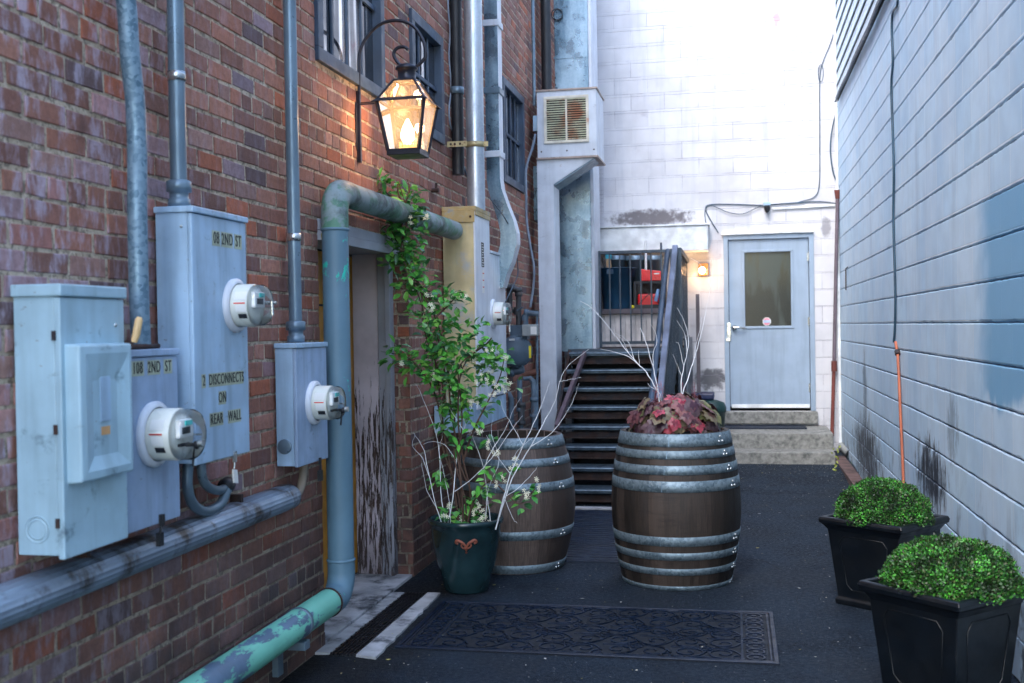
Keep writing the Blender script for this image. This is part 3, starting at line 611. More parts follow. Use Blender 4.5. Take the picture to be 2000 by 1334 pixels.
# scrollwork rubber mat
mx0, mx1, my0, my1 = -1.70, .18, 5.25, 6.19
mt = thing('scroll_mat', (-.76, 5.72, 0), 'long dark rubber mat with openwork scroll pattern in front of the barrels', 'mat')
s = MB(); s.box((mx0, my0, .0005), (mx1, my1, .0035)); s.build('mat_base', simple('mat base', (.003, .006, .012), .7, bump=.1), mt)
s = MB()
for i, (d0, d1, h) in enumerate(((0, .022, .012), (.028, .040, .009))):
    s.box((mx0+d0, my0+d0, .0036), (mx1-d0, my0+d1, h)); s.box((mx0+d0, my1-d1, .0036), (mx1-d0, my1-d0, h)); s.box((mx0+d0, my0+d1, .0036), (mx0+d1, my1-d1, h)); s.box((mx1-d1, my0+d1, .0036), (mx1-d0, my1-d1, h))
for x in (mx0+.17, mx1-.17): s.box((x-.006, my0+.04, .0036), (x+.006, my1-.04, .009))
s.build('mat_border', 'rubber', mt, bevel=.002)
s = MB()
def ribbon(pts, w=.0075, h=.0095):
    L_, Rr = [], []
    for i, p in enumerate(pts):
        d = (V(pts[min(i+1, len(pts)-1)])-V(pts[max(i-1, 0)])); d.normalize(); nn = V(-d.y, d.x, 0); L_.append(V(p)+nn*w/2); Rr.append(V(p)-nn*w/2)
    for i in range(len(pts)-1):
        a, b, c, e = L_[i], L_[i+1], Rr[i+1], Rr[i]; s.add([(a.x, a.y, h), (b.x, b.y, h), (c.x, c.y, h), (e.x, e.y, h), (a.x, a.y, .0036), (b.x, b.y, .0036), (c.x, c.y, .0036), (e.x, e.y, .0036)], [(3, 2, 1, 0), (0, 1, 5, 4), (2, 3, 7, 6)])
def spiral(cx, cy, r, a0, turns, sgn):
    ribbon([V(cx+r*(1-t*.82)*math.cos(a0+sgn*turns*6.283*t), cy+r*(1-t*.82)*math.sin(a0+sgn*turns*6.283*t), 0) for t in [i/22 for i in range(23)]])
for i in range(9):
    cx = mx0+.26+i*.17
    if cx > mx1-.2: break
    for j in range(5):
        cy = my0+.13+j*.17; sg = 1 if (i+j) % 2 else -1
        spiral(cx, cy, .078, R(random.choice((0, 90, 180, 270))), 1.25, sg); spiral(cx+.08, cy+.075*sg*.9, .045, R(90), 1.0, -sg)
        ribbon(bez([V(cx-.08, cy-.07*sg, 0), V(cx-.02, cy-.085*sg, 0), V(cx+.05, cy-.05*sg, 0), V(cx+.09, cy+.02*sg, 0)], 4)); ribbon(bez([V(cx-.085, cy+.08*sg, 0), V(cx, cy+.09*sg, 0), V(cx+.085, cy+.08*sg, 0)], 4))
for yy in (my0+.05, my1-.05, (my0+my1)/2):
    ribbon([V(mx0+.19+(mx1-mx0-.38)*t/80, yy+.012*math.sin(t*.9), 0) for t in range(81)])
for x in (mx0+.105, mx1-.105):
    for j in range(9):
        cy = my0+.09+j*.095; ribbon([V(x+.042*math.cos(a), cy+.042*math.sin(a), 0) for a in [k*math.pi/7 for k in range(15)]], .008); ribbon([V(x-.05, cy+.047, 0), V(x+.05, cy+.047, 0)], .007)
        ribbon([V(x-.012, cy, 0), V(x+.012, cy, 0)], .02)
s.build('scrollwork', 'rubber', mt)
a = onZ(0, 1124, 998); b = onZ(0, 1124, 1098); s = MB(); s.box((a.x-.25, b.y, .0005), (-.55, a.y-.03, .012)); 
for i in range(24):
    y = b.y+.03+i*(a.y-b.y-.1)/24; s.box((a.x-.2, y, .0122), (-.6, y+.02, .016))
tag(s.build('foot_mat', 'rubber'), 'plain dark ribbed mat at the foot of the steel stair between the barrels', 'mat')

# ================================================================== ELECTRICAL BOXES ON THE BRICK WALL
def meter(parent, c, r=.086, ln=.10, dome=.06, hasp=True):
    X, Y, Z_ = c; ax = (1, 0, 0)
    mb = MB(); mb.lathe((X, Y, Z_), [(r+.022, 0), (r+.024, .012), (r+.012, .022), (r+.004, .022)], 40, ax); mt_ = mb.build('meter_ring', 'whitemetal', parent)
    mb = MB(); mb.lathe((X, Y, Z_), [(r, 0), (r, ln), (r-.006, ln+.004), (0, ln+.004)], 40, ax); mt_ = mb.build('meter', 'cream', parent)
    mb = MB(); mb.lathe((X, Y, Z_), [(r-.003, ln), (r-.003, ln+dome-.016), (r-.012, ln+dome-.003), (r-.03, ln+dome), (0, ln+dome)], 40, ax); mb.build('glass_cover', 'meterglass', mt_)
    mb = MB(); mb.box((X+ln+.006, Y-.045, Z_-.01), (X+ln+.022, Y+.045, Z_+.05)); mb.build('dial_plate', 'plate', mt_, bevel=.002)
    mb = MB(); mb.box((X+ln+.0225, Y-.03, Z_+.003), (X+ln+.026, Y+.02, Z_+.025)); mb.build('display', 'black', mt_)
    mb = MB(); mb.box((X+ln+.0225, Y-.01, Z_+.03), (X+ln+.0265, Y+.035, Z_+.046)); mb.build('teal_tag', 'teal', mt_)
    # labels wrap the near side of the drum
    def wrap(a0, a1, x0, x1, m, nm):
        mb = MB(); n = 6; vs = []
        for i in range(n+1):
            a = R(a0+(a1-a0)*i/n); vs += [(X+x0, Y-math.cos(a)*(r+.0012), Z_+math.sin(a)*(r+.0012)), (X+x1, Y-math.cos(a)*(r+.0012), Z_+math.sin(a)*(r+.0012))]
        mb.add(vs, [(2*i, 2*i+1, 2*i+3, 2*i+2) for i in range(n)]); mb.build(nm, m, mt_)
    wrap(3, 6.5, .035, .082, 'red', 'red_label'); wrap(-20, 0, .042, .085, 'plate', 'white_label'); wrap(-38, -24, .05, .085, 'black', 'black_label'); wrap(14, 38, .035, .085, 'plate', 'white_label')
    if hasp:
        mb = MB(); mb.tube([(X+ln+.01, Y-.03, Z_-.035), (X+ln+.01, Y+.035, Z_-.035)], .006, 8); mb.tube([(X+ln+.02, Y, Z_-.035), (X+ln+.075, Y, Z_-.035)], .007, 8); mb.lathe((X+ln+.05, Y, Z_-.036), [(.0, 0), (.014, .002), (.014, .012), (0, .014)], 12, ax); mb.build('barrel_lock', 'black', mt_)
        mb = MB(); mb.tube([(X+ln+.065, Y, Z_-.03), (X+ln+.082, Y, Z_-.03)], .012, 12); mb.tube([(X+.02, Y+r+.012, Z_-.01), (X+ln+.03, Y+r+.008, Z_-.01)], .004, 6); mb.build('lock_pin', 'steel', mt_)
        mb = MB(); mb.bar((X+ln+.05, Y, Z_-.04), (X+ln+.045, Y-.005, Z_-.105), .01, .004); mb.build('tag_strap', 'black', mt_)
    return mt_
def knockout(parent, c, r, ax):
    mb = MB(); mb.lathe(c, [(r, 0), (r, .0015), (r*.93, .0018), (r*.93, .0004), (r*.72, .0004), (r*.72, .0014), (r*.66, .0014), (r*.66, .0)], 32, ax); return mb
def screws(parent, pts, rad=.006, ax=(1, 0, 0), m='steel'):
    for p in pts: mb = MB(); mb.lathe(p, [(rad, 0), (rad, .002), (rad*.6, .004), (0, .0045)], 12, ax); mb.build('screw', m, parent)

# --- A: nearest, pale blue safety switch
Y0, Y1, Xf, z0, z1 = 2.82, 3.15, XL+.165, .965, 1.745
A = thing('safety_switch', (XL, 2.98, z0), 'big pale blue box nearest the camera with a raised cover and yellow tipped lever', 'electrical box', 'electrical boxes on the brick wall')
mb = MB(); mb.box((XL+.012, Y0, z0), (Xf-.022, Y1, z1)); ab = mb.build('box_body', 'bluepaint', A, bevel=.003)
mb = MB(); mb.box((Xf-.021, Y0-.004, z0-.01), (Xf, Y1+.002, z1-.035)); ad = mb.build('box_door', 'bluepaint', A, bevel=.004)
mb = MB(); mb.box((XL+.010, Y0-.012, z1-.032), (Xf+.008, Y1+.010, z1+.004)); mb.build('rain_cap', 'bluepaint', A, bevel=.005)
mb = MB(); yc0, yc1, zc0, zc1 = 2.835, 3.118, 1.170, 1.575; t_ = .045
o4 = [(yc0, zc0), (yc1, zc0), (yc1, zc1), (yc0, zc1)]; i4 = [(yc0+.03, zc0+.03), (yc1-.02, zc0+.03), (yc1-.02, zc1-.03), (yc0+.03, zc1-.03)]; r4 = [(yc0+.085, zc0+.07), (yc1-.07, zc0+.07), (yc1-.07, zc1-.11), (yc0+.085, zc1-.11)]
vs = [(Xf, y, z) for y, z in o4]+[(Xf+t_, y, z) for y, z in [(y*.9+yy*.1, z*.9+zz*.1) for (y, z), (yy, zz) in zip(o4, i4)]]+[(Xf+t_+.002, y, z) for y, z in i4]+[(Xf+t_-.012, y, z) for y, z in r4]
mb.add(vs, [(k*4+i, k*4+(i+1) % 4, (k+1)*4+(i+1) % 4, (k+1)*4+i) for k in range(3) for i in range(4)]+[(12, 13, 14, 15)]); cv = mb.build('raised_cover', 'bluepaint', ad, bevel=.006)
mb = MB(); mb.box((Xf+t_-.0118, 2.955, 1.34), (Xf+t_-.0095, 3.01, 1.475)); mb.build('rating_plate', 'greypaint', ad, bevel=.002)
mb = MB(); mb.box((Xf+t_-.0118, 2.96, 1.30), (Xf+t_-.0105, 3.005, 1.325)); mb.build('orange_label', simple('orange label', (.6, .33, .14), .6), ad)
for z in (1.60, 1.33, 1.06): mb = MB(); mb.box((Xf-.026, Y0-.009, z-.014), (Xf-.014, Y0-.003, z+.014)); mb.build('hinge_slot', 'rust', A)
knockout(A, 0, 0, 0) if False else None
kb = knockout(A, (XL+.075, Y0-.0005, 1.04), .04, (0, -1, 0)); kb.build('knockout_ring', 'bluepaint', ab)
mb = MB(); mb.box((Xf-.02, Y1+.005, 1.50), (Xf+.01, Y1+.02, 1.58)); mb.bar((Xf+.0, Y1+.012, 1.545), (Xf+.022, Y1+.022, 1.585), .016, .012); mb.build('lever_arm', 'rust', A)
mb = MB(); mb.tube([(Xf+.021, Y1+.02, 1.575), (Xf+.028, Y1+.024, 1.60), (Xf+.036, Y1+.028, 1.645), (Xf+.038, Y1+.029, 1.655)], [.010, .0125, .0125, .008], 12); mb.build('lever_grip', simple('cream grip', (.68, .46, .22), .5), A)
screws(A, [(Xf, 3.10, 1.63), (Xf, 3.115, 1.20)], .007)
# --- B: small violet grey meter box
XB = XL+.13; Y0, Y1, z0, z1 = 3.20, 3.545, .975, 1.545
B = thing('meter_box', (XL, 3.37, z0), 'low violet grey meter box lettered 108 2ND ST under the thick mottled conduit', 'electrical box', 'electrical boxes on the brick wall')
mb = MB(); mb.box((XL+.012, Y0, z0), (XB-.018, Y1, z1-.012)); mb.build('box_body', 'violet', B, bevel=.003)
mb = MB(); mb.box((XB-.017, Y0-.003, z0-.02), (XB, Y1+.003, z1-.022)); mb.build('box_door', 'violet', B, bevel=.003)
mb = MB(); mb.box((XL+.01, Y0-.008, z1-.020), (XB+.008, Y1+.008, z1+.004)); mb.build('rain_cap', 'violet', B, bevel=.004)
mb = MB(); mb.box((XL+.02, Y0+.08, z1+.005), (XL+.11, Y1-.07, z1+.022)); mb.build('hub_plate', 'rust', B, bevel=.006)
def words(parent, X, yc, zc, body, size, w=None, tilt=0):
    for wd, dy in body:
        n = len(wd); ww = size*.56*n+size*.12
        mb = MB(); mb.prism([(X+.0004, yc+dy-ww/2, zc-size*.55), (X+.0004, yc+dy+ww/2, zc-size*.55), (X+.0004, yc+dy+ww/2, zc+size*.55), (X+.0004, yc+dy-ww/2, zc+size*.55)], (.0008, 0, 0)); mb.build('letter_strip', 'sticker', parent)
        t = text(wd, size*1.2, (X+.0022, yc+dy, zc), parent, 'black', sx=.70)
words(B, XB, 3.375, 1.487, [('108', -.092), ('2ND', .012), ('ST', .105)], .045)
meter(B, (XB, 3.375, 1.262), .088)
mb = MB(); mb.box((XB, 3.40, z0-.028), (XB+.012, 3.42, z0+.01)); mb.tube([(XB+.006, 3.41, z0-.02), (XB+.006, 3.40, z0-.05)], .005, 8); mb.box((XB-.004, 3.385, z0-.095), (XB+.012, 3.41, z0-.05)); mb.build('padlock', 'black', B)
# --- C: tall box
XC = XL+.155; Y0, Y1, z0, z1 = 3.625, 4.065, 1.13, 2.055
Cc = thing('meter_box', (XL, 3.84, z0), 'tall pale blue grey meter box lettered 2 DISCONNECTS ON REAR WALL', 'electrical box', 'electrical boxes on the brick wall')
mb = MB(); mb.box((XL+.012, Y0, z0), (XC-.018, Y1, z1-.012)); cb = mb.build('box_body', 'greypaint', Cc, bevel=.003)
mb = MB(); mb.box((XC-.017, Y0-.002, z0-.006), (XC, Y1+.003, z1-.022)); mb.build('box_door', 'greypaint', Cc, bevel=.004)
mb = MB(); mb.box((XL+.01, Y0-.010, z1-.020), (XC+.010, Y1+.008, z1+.003)); mb.build('rain_cap', 'greypaint', Cc, bevel=.004)
words(Cc, XC, 3.865, 1.955, [('08', -.055), ('2ND', .035), ('ST', .13)], .052)
words(Cc, XC, 3.845, 1.425, [('2', -.155), ('DISCONNECTS', .030)], .046)
words(Cc, XC, 3.845, 1.355, [('ON', -.01)], .046); words(Cc, XC, 3.845, 1.278, [('REAR', -.06), ('WALL', .09)], .046)
meter(Cc, (XC, 3.955, 1.705), .082, .085, .05, False)
mb = MB(); mb.tube([(XC+.09, 3.955+.05, 1.715), (XC+.15, 3.955+.055, 1.715)], .008, 8); mb.tube([(XC+.135, 4.0, 1.72), (XC+.137, 4.0, 1.665)], .006, 8); mb.build('lock_pin', 'steel', Cc)
screws(Cc, [(XC-.04, Y0-.002, 1.985)], .005, (0, -1, 0))
mb = MB(); mb.box((XC-.004, 3.92, z0-.03), (XC+.008, 3.935, z0+.012)); mb.tube([(XC, 3.93, z0-.02), (XC, 3.925, z0-.055)], .004, 8); mb.build('seal_hasp', 'steel', Cc)
mb = MB(); mb.prism([(XC, 3.905, z0-.055), (XC, 3.94, z0-.062), (XC, 3.947, z0-.115), (XC, 3.912, z0-.108)], (.006, 0, 0)); mb.build('tag', 'plate', Cc)
# --- D
XD = XL+.115; Y0, Y1, z0, z1 = 4.65, 5.02, .99, 1.545
D = thing('meter_box', (XL, 4.83, z0), 'small lavender grey meter box with a round dark knockout beside the doorway', 'electrical box', 'electrical boxes on the brick wall')
mb = MB(); mb.box((XL+.012, Y0, z0), (XD-.018, Y1, z1-.012)); db_ = mb.build('box_body', 'greypaint', D, bevel=.003)
mb = MB(); mb.box((XD-.017, Y0-.002, z0-.005), (XD, Y1+.003, z1-.022)); mb.build('box_door', 'violet', D, bevel=.004)
mb = MB(); mb.box((XL+.01, Y0-.008, z1-.020), (XD+.008, Y1+.008, z1+.003)); mb.build('rain_cap', 'greypaint', D, bevel=.004)
meter(D, (XD, 4.845, 1.265), .080, .09, .05)
mb = MB(); mb.lathe((XL+.052, Y0-.0005, 1.08), [(.034, 0), (.034, .004), (.030, .006), (.0, .006)], 28, (0, -1, 0)); mb.build('knockout_plug', 'conduit', db_)
mb = MB(); mb.box((XD-.002, 4.90, z0-.02), (XD+.008, 4.915, z0+.01)); mb.tube([(XD+.003, 4.908, z0-.02), (XD+.003, 4.908, z0-.05)], .004, 6); mb.box((XD-.006, 4.892, z0-.10), (XD+.01, 4.925, z0-.05)); mb.build('padlock', 'black', D)
# --- conduits above the boxes
def conduit(name, pts, r, m, label, fit=None, clamps=(), grp='conduits rising up the brick wall'):
    t = thing(name, pts[0], label, 'conduit', grp)
    mb = MB(); mb.tube(bez(pts, 5) if len(pts) > 2 else pts, r, 18); mb.build('tube', m, t)
    if fit:
        p = V(pts[0]); mb = MB()
        mb.lathe(p, [(r*1.05, 0), (r*1.35, .0), (r*1.35, .03), (r*1.15, .032), (r*1.15, .055), (r*1.5, .057), (r*1.5, .095), (r*1.1, .10)], 20); mb.build('hub', m if fit == 1 else fit, t)
    for z in clamps:
        x, y = pts[0][0], pts[0][1]; mb = MB(); mb.lathe((x, y, z), [(r+.0005, 0), (r+.003, 0), (r+.003, .035), (r+.0005, .035)], 20); mb.box((x-.05, y+r-.005, z+.005), (x+.004, y+r+.022, z+.03)); mb.build('clamp', 'steel', t)
    return t
x_ = XL+.075
q = [onX(x_, 275, 662), onX(x_, 271, 560), onX(x_, 268, 400), onX(x_, 268, 300), onX(x_, 264, 200), onX(x_, 254, 110), onX(x_, 246, 0)]
q += [q[-1]+V(0, -.06, .25), q[-1]+V(0, -.09, .6), q[-1]+V(0, -.09, 3.0)]
q[0].z = 1.565; conduit('conduit', q, .033, 'galvpipe', 'thickest mottled conduit, bent, rising from the box lettered 108 2ND ST')
q = [onX(x_, 350, 398), onX(x_, 347, 200), onX(x_, 344, 0)]; q[0].z = 2.06; q[1].y = q[0].y; q[2].y = q[0].y
conduit('conduit', [q[0], V(q[0].x, q[0].y, 7.0)], .030, 'conduit', 'straight grey conduit with a bright clamp above the tall lettered box', 1, (2.52,))
q = onX(XL+.06, 578, 664); conduit('conduit', [V(q.x, q.y, 1.55), V(q.x, q.y, 7.0)], .030, 'conduit', 'straight slim grey conduit above the small box beside the doorway', 1, (2.02,))
# loops below the boxes
lp = thing('conduit_loop', (XL+.08, 3.8, .95), 'two curved grey conduits looping under the tall lettered box', 'conduit')
mb = MB(); mb.tube(bez([onX(XL+.06, 368, 900), onX(XL+.06, 366, 950), onX(XL+.06, 377, 985), onX(XL+.06, 402, 999), onX(XL+.06, 430, 985), onX(XL+.06, 444, 955)], 6), .020, 14); mb.build('tube', 'conduit', lp)
mb = MB(); mb.tube(bez([onX(XL+.07, 392, 900), onX(XL+.07, 396, 935), onX(XL+.07, 408, 952), onX(XL+.06, 428, 958), onX(XL+.05, 444, 950)], 6), .018, 14); mb.build('tube', 'conduit', lp)
mb = MB(); mb.lathe(onX(XL+.05, 441, 950), [(.0, -.03), (.03, -.02), (.034, 0), (.03, .03), (0, .035)], 14, (0, 1, .3)); mb.build('coupling', 'black', lp)
# wireway along the wall
g0, g1 = 1.2, 4.72
gt = thing('wireway', (XL, 3, .8), 'long weathered grey ribbed channel running along the brick wall under the boxes', 'channel')
pr = [(XL+.004, .898), (XL+.035, .900)]+[(XL+.035+(.062+.0016*(i % 2))*math.cos(R(90-i*9)), .842+(.056+.0016*(i % 2))*math.sin(R(90-i*9))) for i in range(1, 20)]+[(XL+.004, .785)]
mb = MB(); mb.prism([(x, g0, z) for x, z in pr], (0, g1-g0, 0)); mb.build('channel', 'gutter', gt)
mb = MB(); mb.tube(bez([(XL+.06, g1-.03, .845), (XL+.06, g1+.05, .85), (XL+.06, g1+.10, .89), (XL+.06, g1+.125, .96), (XL+.06, g1+.13, 1.0)], 5), .020, 14); mb.build('elbow', simple('tan conduit', (.25, .20, .15), .5), gt)
for y in (3.1, 4.2): mb = MB(); mb.box((XL+.0, y, .86), (XL+.05, y+.02, .93)); mb.build('bracket', 'rust', gt)

# ================================================================== BIG DRAIN PIPE AROUND THE DOORWAY
PX, PY, PR = XL+.110, 5.185, .066
bp = thing('drain_pipe', (PX, PY, .2), 'large peeling painted pipe bending around the doorway, mint green near the ground', 'pipe')
zl, zt = .285, 2.30
def arc(c, a, b, r, n=8): return [V(c)+V(a)*(r*math.cos(t))+V(b)*(r*math.sin(t)) for t in [i*math.pi/2/n for i in range(n+1)]]
er = .11
mb = MB(); mb.tube([(PX, .3, zl), (PX, PY-er-.03, zl)], PR, 36); pl = mb.build('lower_run', 'pipe_low', bp)
mb = MB(); mb.tube([(PX, PY-er-.05, zl)]+arc((PX, PY-er, zl+er), (0, 0, -1), (0, 1, 0), er)+[(PX, PY, zl+er+.06)], PR+.002, 36); mb.build('elbow', 'pipe_v', bp)
mb = MB(); mb.tube([(PX, PY, zl+er+.05), (PX, PY, zt-er-.05)], PR, 36); mb.build('riser', 'pipe_v', bp)
mb = MB(); mb.tube([(PX, PY, zt-er-.08)]+[V(PX, PY+er-er*math.cos(t), zt-er+er*math.sin(t)) for t in [i*math.pi/16 for i in range(9)]]+[(PX, PY+er+.08, zt)], PR+.002, 36); mb.build('elbow', 'pipe_top', bp)
mb = MB(); mb.tube([(PX, PY+er+.07, zt), (PX, 7.55, zt)], PR, 36); mb.build('upper_run', 'pipe_top', bp)
for c, ax, m in (((PX, PY-er-.07, zl), (0, 1, 0), 'rust'), ((PX, 4.63, zl), (0, 1, 0), 'conduit'), ((PX, PY, zl+er+.06), (0, 0, 1), 'pipe_v'), ((PX, PY, zt-er-.085), (0, 0, 1), 'pipe_v')):
    mb = MB(); mb.lathe(c, [(PR+.001, -.008), (PR+.006, -.004), (PR+.006, .004), (PR+.001, .008)] if m != 'conduit' else [(PR+.001, -.012), (PR+.004, -.012), (PR+.004, .012), (PR+.001, .012)], 36, ax); mb.build('seam_ring', m, bp)
mb = MB(); mb.box((XL+.0, 4.58, .175), (PX+.05, 4.64, .212)); mb.box((XL+.0, 4.58, .05), (XL+.03, 4.64, .18)); mb.build('bracket', 'conduit', bp, bevel=.002)
mb = MB(); p = onX(XL+.02, 629, 462); mb.tube(bez([p+V(0, 0, .02), p+V(.01, -.01, -.02), p+V(.012, .012, -.05), p+V(.01, .0, -.08)], 4), [.008]*13, 6); mb.tube(bez([p+V(.01, .012, .02), p+V(.015, .02, -.03), p+V(.01, .01, -.06)], 4), .007, 6)
tag(mb.build('rag_ribbon', simple('yellow rag', (.40, .34, .10), .7)), 'small knotted yellow strap hanging at the corner of the doorway', 'ribbon')
p = onX(XL+.0, 843, 372); mb = MB(); mb.tube([p, p+V(.05, 0, 0)], .016, 8); mb.tube([p+V(.03, 0, 0), p+V(.035, 0, .05)], .009, 8); tag(mb.build('wall_bolt', 'rust'), 'rusty bolt sticking out of the brick above the doorway vine', 'bolt')

# ================================================================== GAS LANTERN
LY = 5.85
lt = thing('gas_lantern', (XL, LY, 2.55), 'lit black four sided gas lantern on a curled wall bracket', 'lantern')
def LP(x, y, dy=0): p = onY(LY, x, y); p.y += dy; return p
a, b = LP(697, 318), LP(697, 185)
bx = XL+.016
mb = MB(); mb.box((XL+.002, LY-.012, a.z), (bx+.008, LY+.012, b.z+.02)); mb.prism([(XL+.001, LY-.03, 2.63), (XL+.001, LY-.018, 2.60), (XL+.001, LY+.018, 2.60), (XL+.001, LY+.03, 2.63), (XL+.001, LY+.03, 2.83), (XL+.001, LY+.018, 2.87), (XL+.001, LY-.018, 2.87), (XL+.001, LY-.03, 2.83)], (.007, 0, 0)); mb.build('wall_bracket', 'iron', lt, bevel=.002)
arc_pts = [V(bx, LY, b.z), V(bx+.002, LY, LP(697, 135).z)]+[LP(*q) for q in ((703, 100), (718, 70), (742, 48), (772, 40), (803, 48), (824, 74), (832, 105), (826, 118), (814, 129), (799, 134), (782, 127), (771, 113), (770, 101), (778, 93), (790, 92), (797, 97))]
mb = MB(); mb.tube(bez(arc_pts, 5), .0095, 10); mb.build('scroll_arm', 'iron', lt)
cx = -1.765; hw_t, hw_b = .134, .088; zt_, zb_ = 2.855, 2.585
for zz in (2.862, 2.872): mb = MB(); mb.bar((bx, LY-.01+(zz-2.86), zz), (cx-hw_t, LY-.01, zz), .006, .006); mb.build('stay_rod', 'iron', lt)
fr = MB(); cs = [(-1, -1), (1, -1), (1, 1), (-1, 1)]
T_ = [V(cx+sx*hw_t, LY+sy*hw_t, zt_) for sx, sy in cs]; Bq = [V(cx+sx*hw_b, LY+sy*hw_b, zb_) for sx, sy in cs]; hw_r = .058; zr = 2.975; Rr_ = [V(cx+sx*hw_r, LY+sy*hw_r, zr) for sx, sy in cs]
for i in range(4):
    fr.bar(Bq[i], T_[i], .016, .016); fr.bar(T_[i], Rr_[i], .011, .011); fr.bar(Bq[i], Bq[(i+1) % 4], .014, .014); fr.bar(Rr_[i], Rr_[(i+1) % 4], .011, .011)
fr.build('frame', 'iron', lt)
mb = MB(); e = hw_t+.022; e2 = hw_t-.006
for i in range(4):
    (sx, sy), (tx, ty) = cs[i], cs[(i+1) % 4]
    mb.add([(cx+sx*e, LY+sy*e, zt_-.008), (cx+tx*e, LY+ty*e, zt_-.008), (cx+tx*e2, LY+ty*e2, zt_+.012), (cx+sx*e2, LY+sy*e2, zt_+.012), (cx+sx*e, LY+sy*e, zt_-.012), (cx+tx*e, LY+ty*e, zt_-.012), (cx+tx*e2, LY+ty*e2, zt_-.002), (cx+sx*e2, LY+sy*e2, zt_-.002)], [(0, 1, 2, 3), (7, 6, 5, 4), (0, 4, 5, 1), (2, 6, 7, 3)])
mb.build('eave', 'iron', lt)
mb = MB(); mb.box((cx-hw_b-.006, LY-hw_b-.006, zb_-.026), (cx+hw_b+.006, LY+hw_b+.006, zb_-.002)); mb.build('base_tray', 'iron', lt, bevel=.003)
mb = MB(); mb.lathe((cx, LY, zr), [(.058, -.004), (.054, .006), (.049, .008), (.049, .062), (.062, .066), (.062, .074), (.05, .088), (.02, .098), (0, .10)], 24); mb.build('chimney_cap', 'iron', lt)
mb = MB()
for i in range(4):
    mb.poly([Bq[i], Bq[(i+1) % 4], T_[(i+1) % 4], T_[i]]); 
g_ = mb.build('side_glass', 'glass', lt)
mb = MB()
for i in range(4): mb.poly([T_[i], T_[(i+1) % 4], Rr_[(i+1) % 4], Rr_[i]])
mb.build('roof_glass', 'glass', lt)
mb = MB(); mb.lathe((cx, LY, zb_), [(.05, 0), (.05, .035), (.046, .035), (.046, .0)], 24); 
for i in range(16): a_ = i*math.pi/8; mb.bar((cx+.048*math.cos(a_), LY+.048*math.sin(a_), zb_+.03), (cx+.05*math.cos(a_), LY+.05*math.sin(a_), zb_+.055), .007, .003)
mb.build('burner_gallery', 'brass', lt)
mb = MB(); mb.lathe((cx, LY, zb_+.04), [(0, 0), (.022, .008), (.036, .035), (.038, .06), (.03, .09), (.016, .12), (.006, .14), (0, .145)], 20); mb.build('flame', 'flame', lt)
l = bpy.data.lights.new('flame_glow', 'POINT'); l.energy = 1.5; l.color = (1, .55, .26); l.shadow_soft_size = .03; lo = bpy.data.objects.new('flame_glow', l); COL.objects.link(lo); lo.location = (cx-.001, LY, zb_+.215)

# ================================================================== RISERS, DUCTS BEYOND THE DOORWAY
XE = XL+.25
Eb = thing('meter_cabinet', (XL, 8, .9), 'tall faded yellow and grey cabinet beyond the doorway, half hidden by the jasmine', 'electrical box', 'electrical boxes on the brick wall')
mb = MB(); mb.box((XL+.012, 7.61, 1.02), (XE-.012, 8.07, 2.44)); mb.build('cabinet_body', 'yellow', Eb, bevel=.003)
mb = MB(); mb.box((XE-.0115, 7.607, 1.02), (XE+.002, 8.075, 2.44)); mb.build('cabinet_front', 'whitemetal', Eb, bevel=.003)
mb = MB(); mb.box((XL+.01, 7.598, 2.443), (XE+.01, 8.085, 2.475)); mb.box((XL+.01, 7.598, 2.36), (XE-.0, 7.605, 2.443)); mb.box((XE+.003, 7.60, 2.41), (XE+.010, 8.08, 2.443)); mb.build('cap', simple('ochre cap', (.45, .33, .14), .55, stain=(.25, .3, .33), samt=(.5, .7), sscale=12), Eb, bevel=.003)
screws(Eb, [(XE-.03, 7.598, 2.40)], .009, (0, -1, 0), 'rust')
mb = MB(); mb.box((XE+.0025, 7.79, 2.05), (XE+.0035, 7.87, 2.23)); mb.build('barcode_label', 'black', Eb)
mb = MB(); 
for i in range(9): mb.box((XE+.0037, 7.80, 2.06+i*.019), (XE+.0042, 7.86 if i % 2 else 7.84, 2.066+i*.019))
mb.build('label_print', 'plate', Eb)
mb = MB(); mb.box((XE+.0025, 7.80, 1.86), (XE+.0035, 7.87, 2.03)); mb.build('white_label', 'plate', Eb)
for z in (2.0, 1.95, 1.90): mb = MB(); mb.box((XE+.004, 7.81, z), (XE+.0045, 7.86, z+.008)); mb.build('red_print', 'red', Eb)
Fb = thing('meter_box', (XL, 8.4, .9), 'pale grey meter box on the far side of the yellow cabinet with a silver meter', 'electrical box', 'electrical boxes on the brick wall')
mb = MB(); mb.box((XL+.012, 8.09, 1.08), (XE-.005, 8.66, 2.17)); mb.build('box_body', 'whitemetal', Fb, bevel=.004)
mb = MB(); mb.box((XL+.01, 8.085, 2.172), (XE+.004, 8.67, 2.192)); mb.build('rain_cap', 'whitemetal', Fb, bevel=.003)
mb = MB(); mb.box((XL+.012, 7.30, .885), (XE-.01, 8.64, 1.07)); mb.build('lower_trough', 'greypaint', Fb, bevel=.004)
p = onX(XE-.005, 962, 613); meter(Fb, (XE-.005, p.y, p.z), .088, .09, .05, False)
mb = MB(); mb.tube([(XE+.12, p.y+.03, p.z-.02), (XE+.12, p.y+.03, p.z-.14)], .007, 8); mb.build('lock_pin', 'steel', Fb)
c1 = onY(7.9, 931, 300); rp = thing('riser_pipe', (c1.x, 7.86, 2.48), 'thick shiny steel pipe rising from the top of the yellow cabinet', 'pipe')
mb = MB(); mb.tube([(c1.x, 7.86, 2.47), (c1.x, 7.86, 7.1)], .066, 28); mb.build('tube', 'galv', rp)
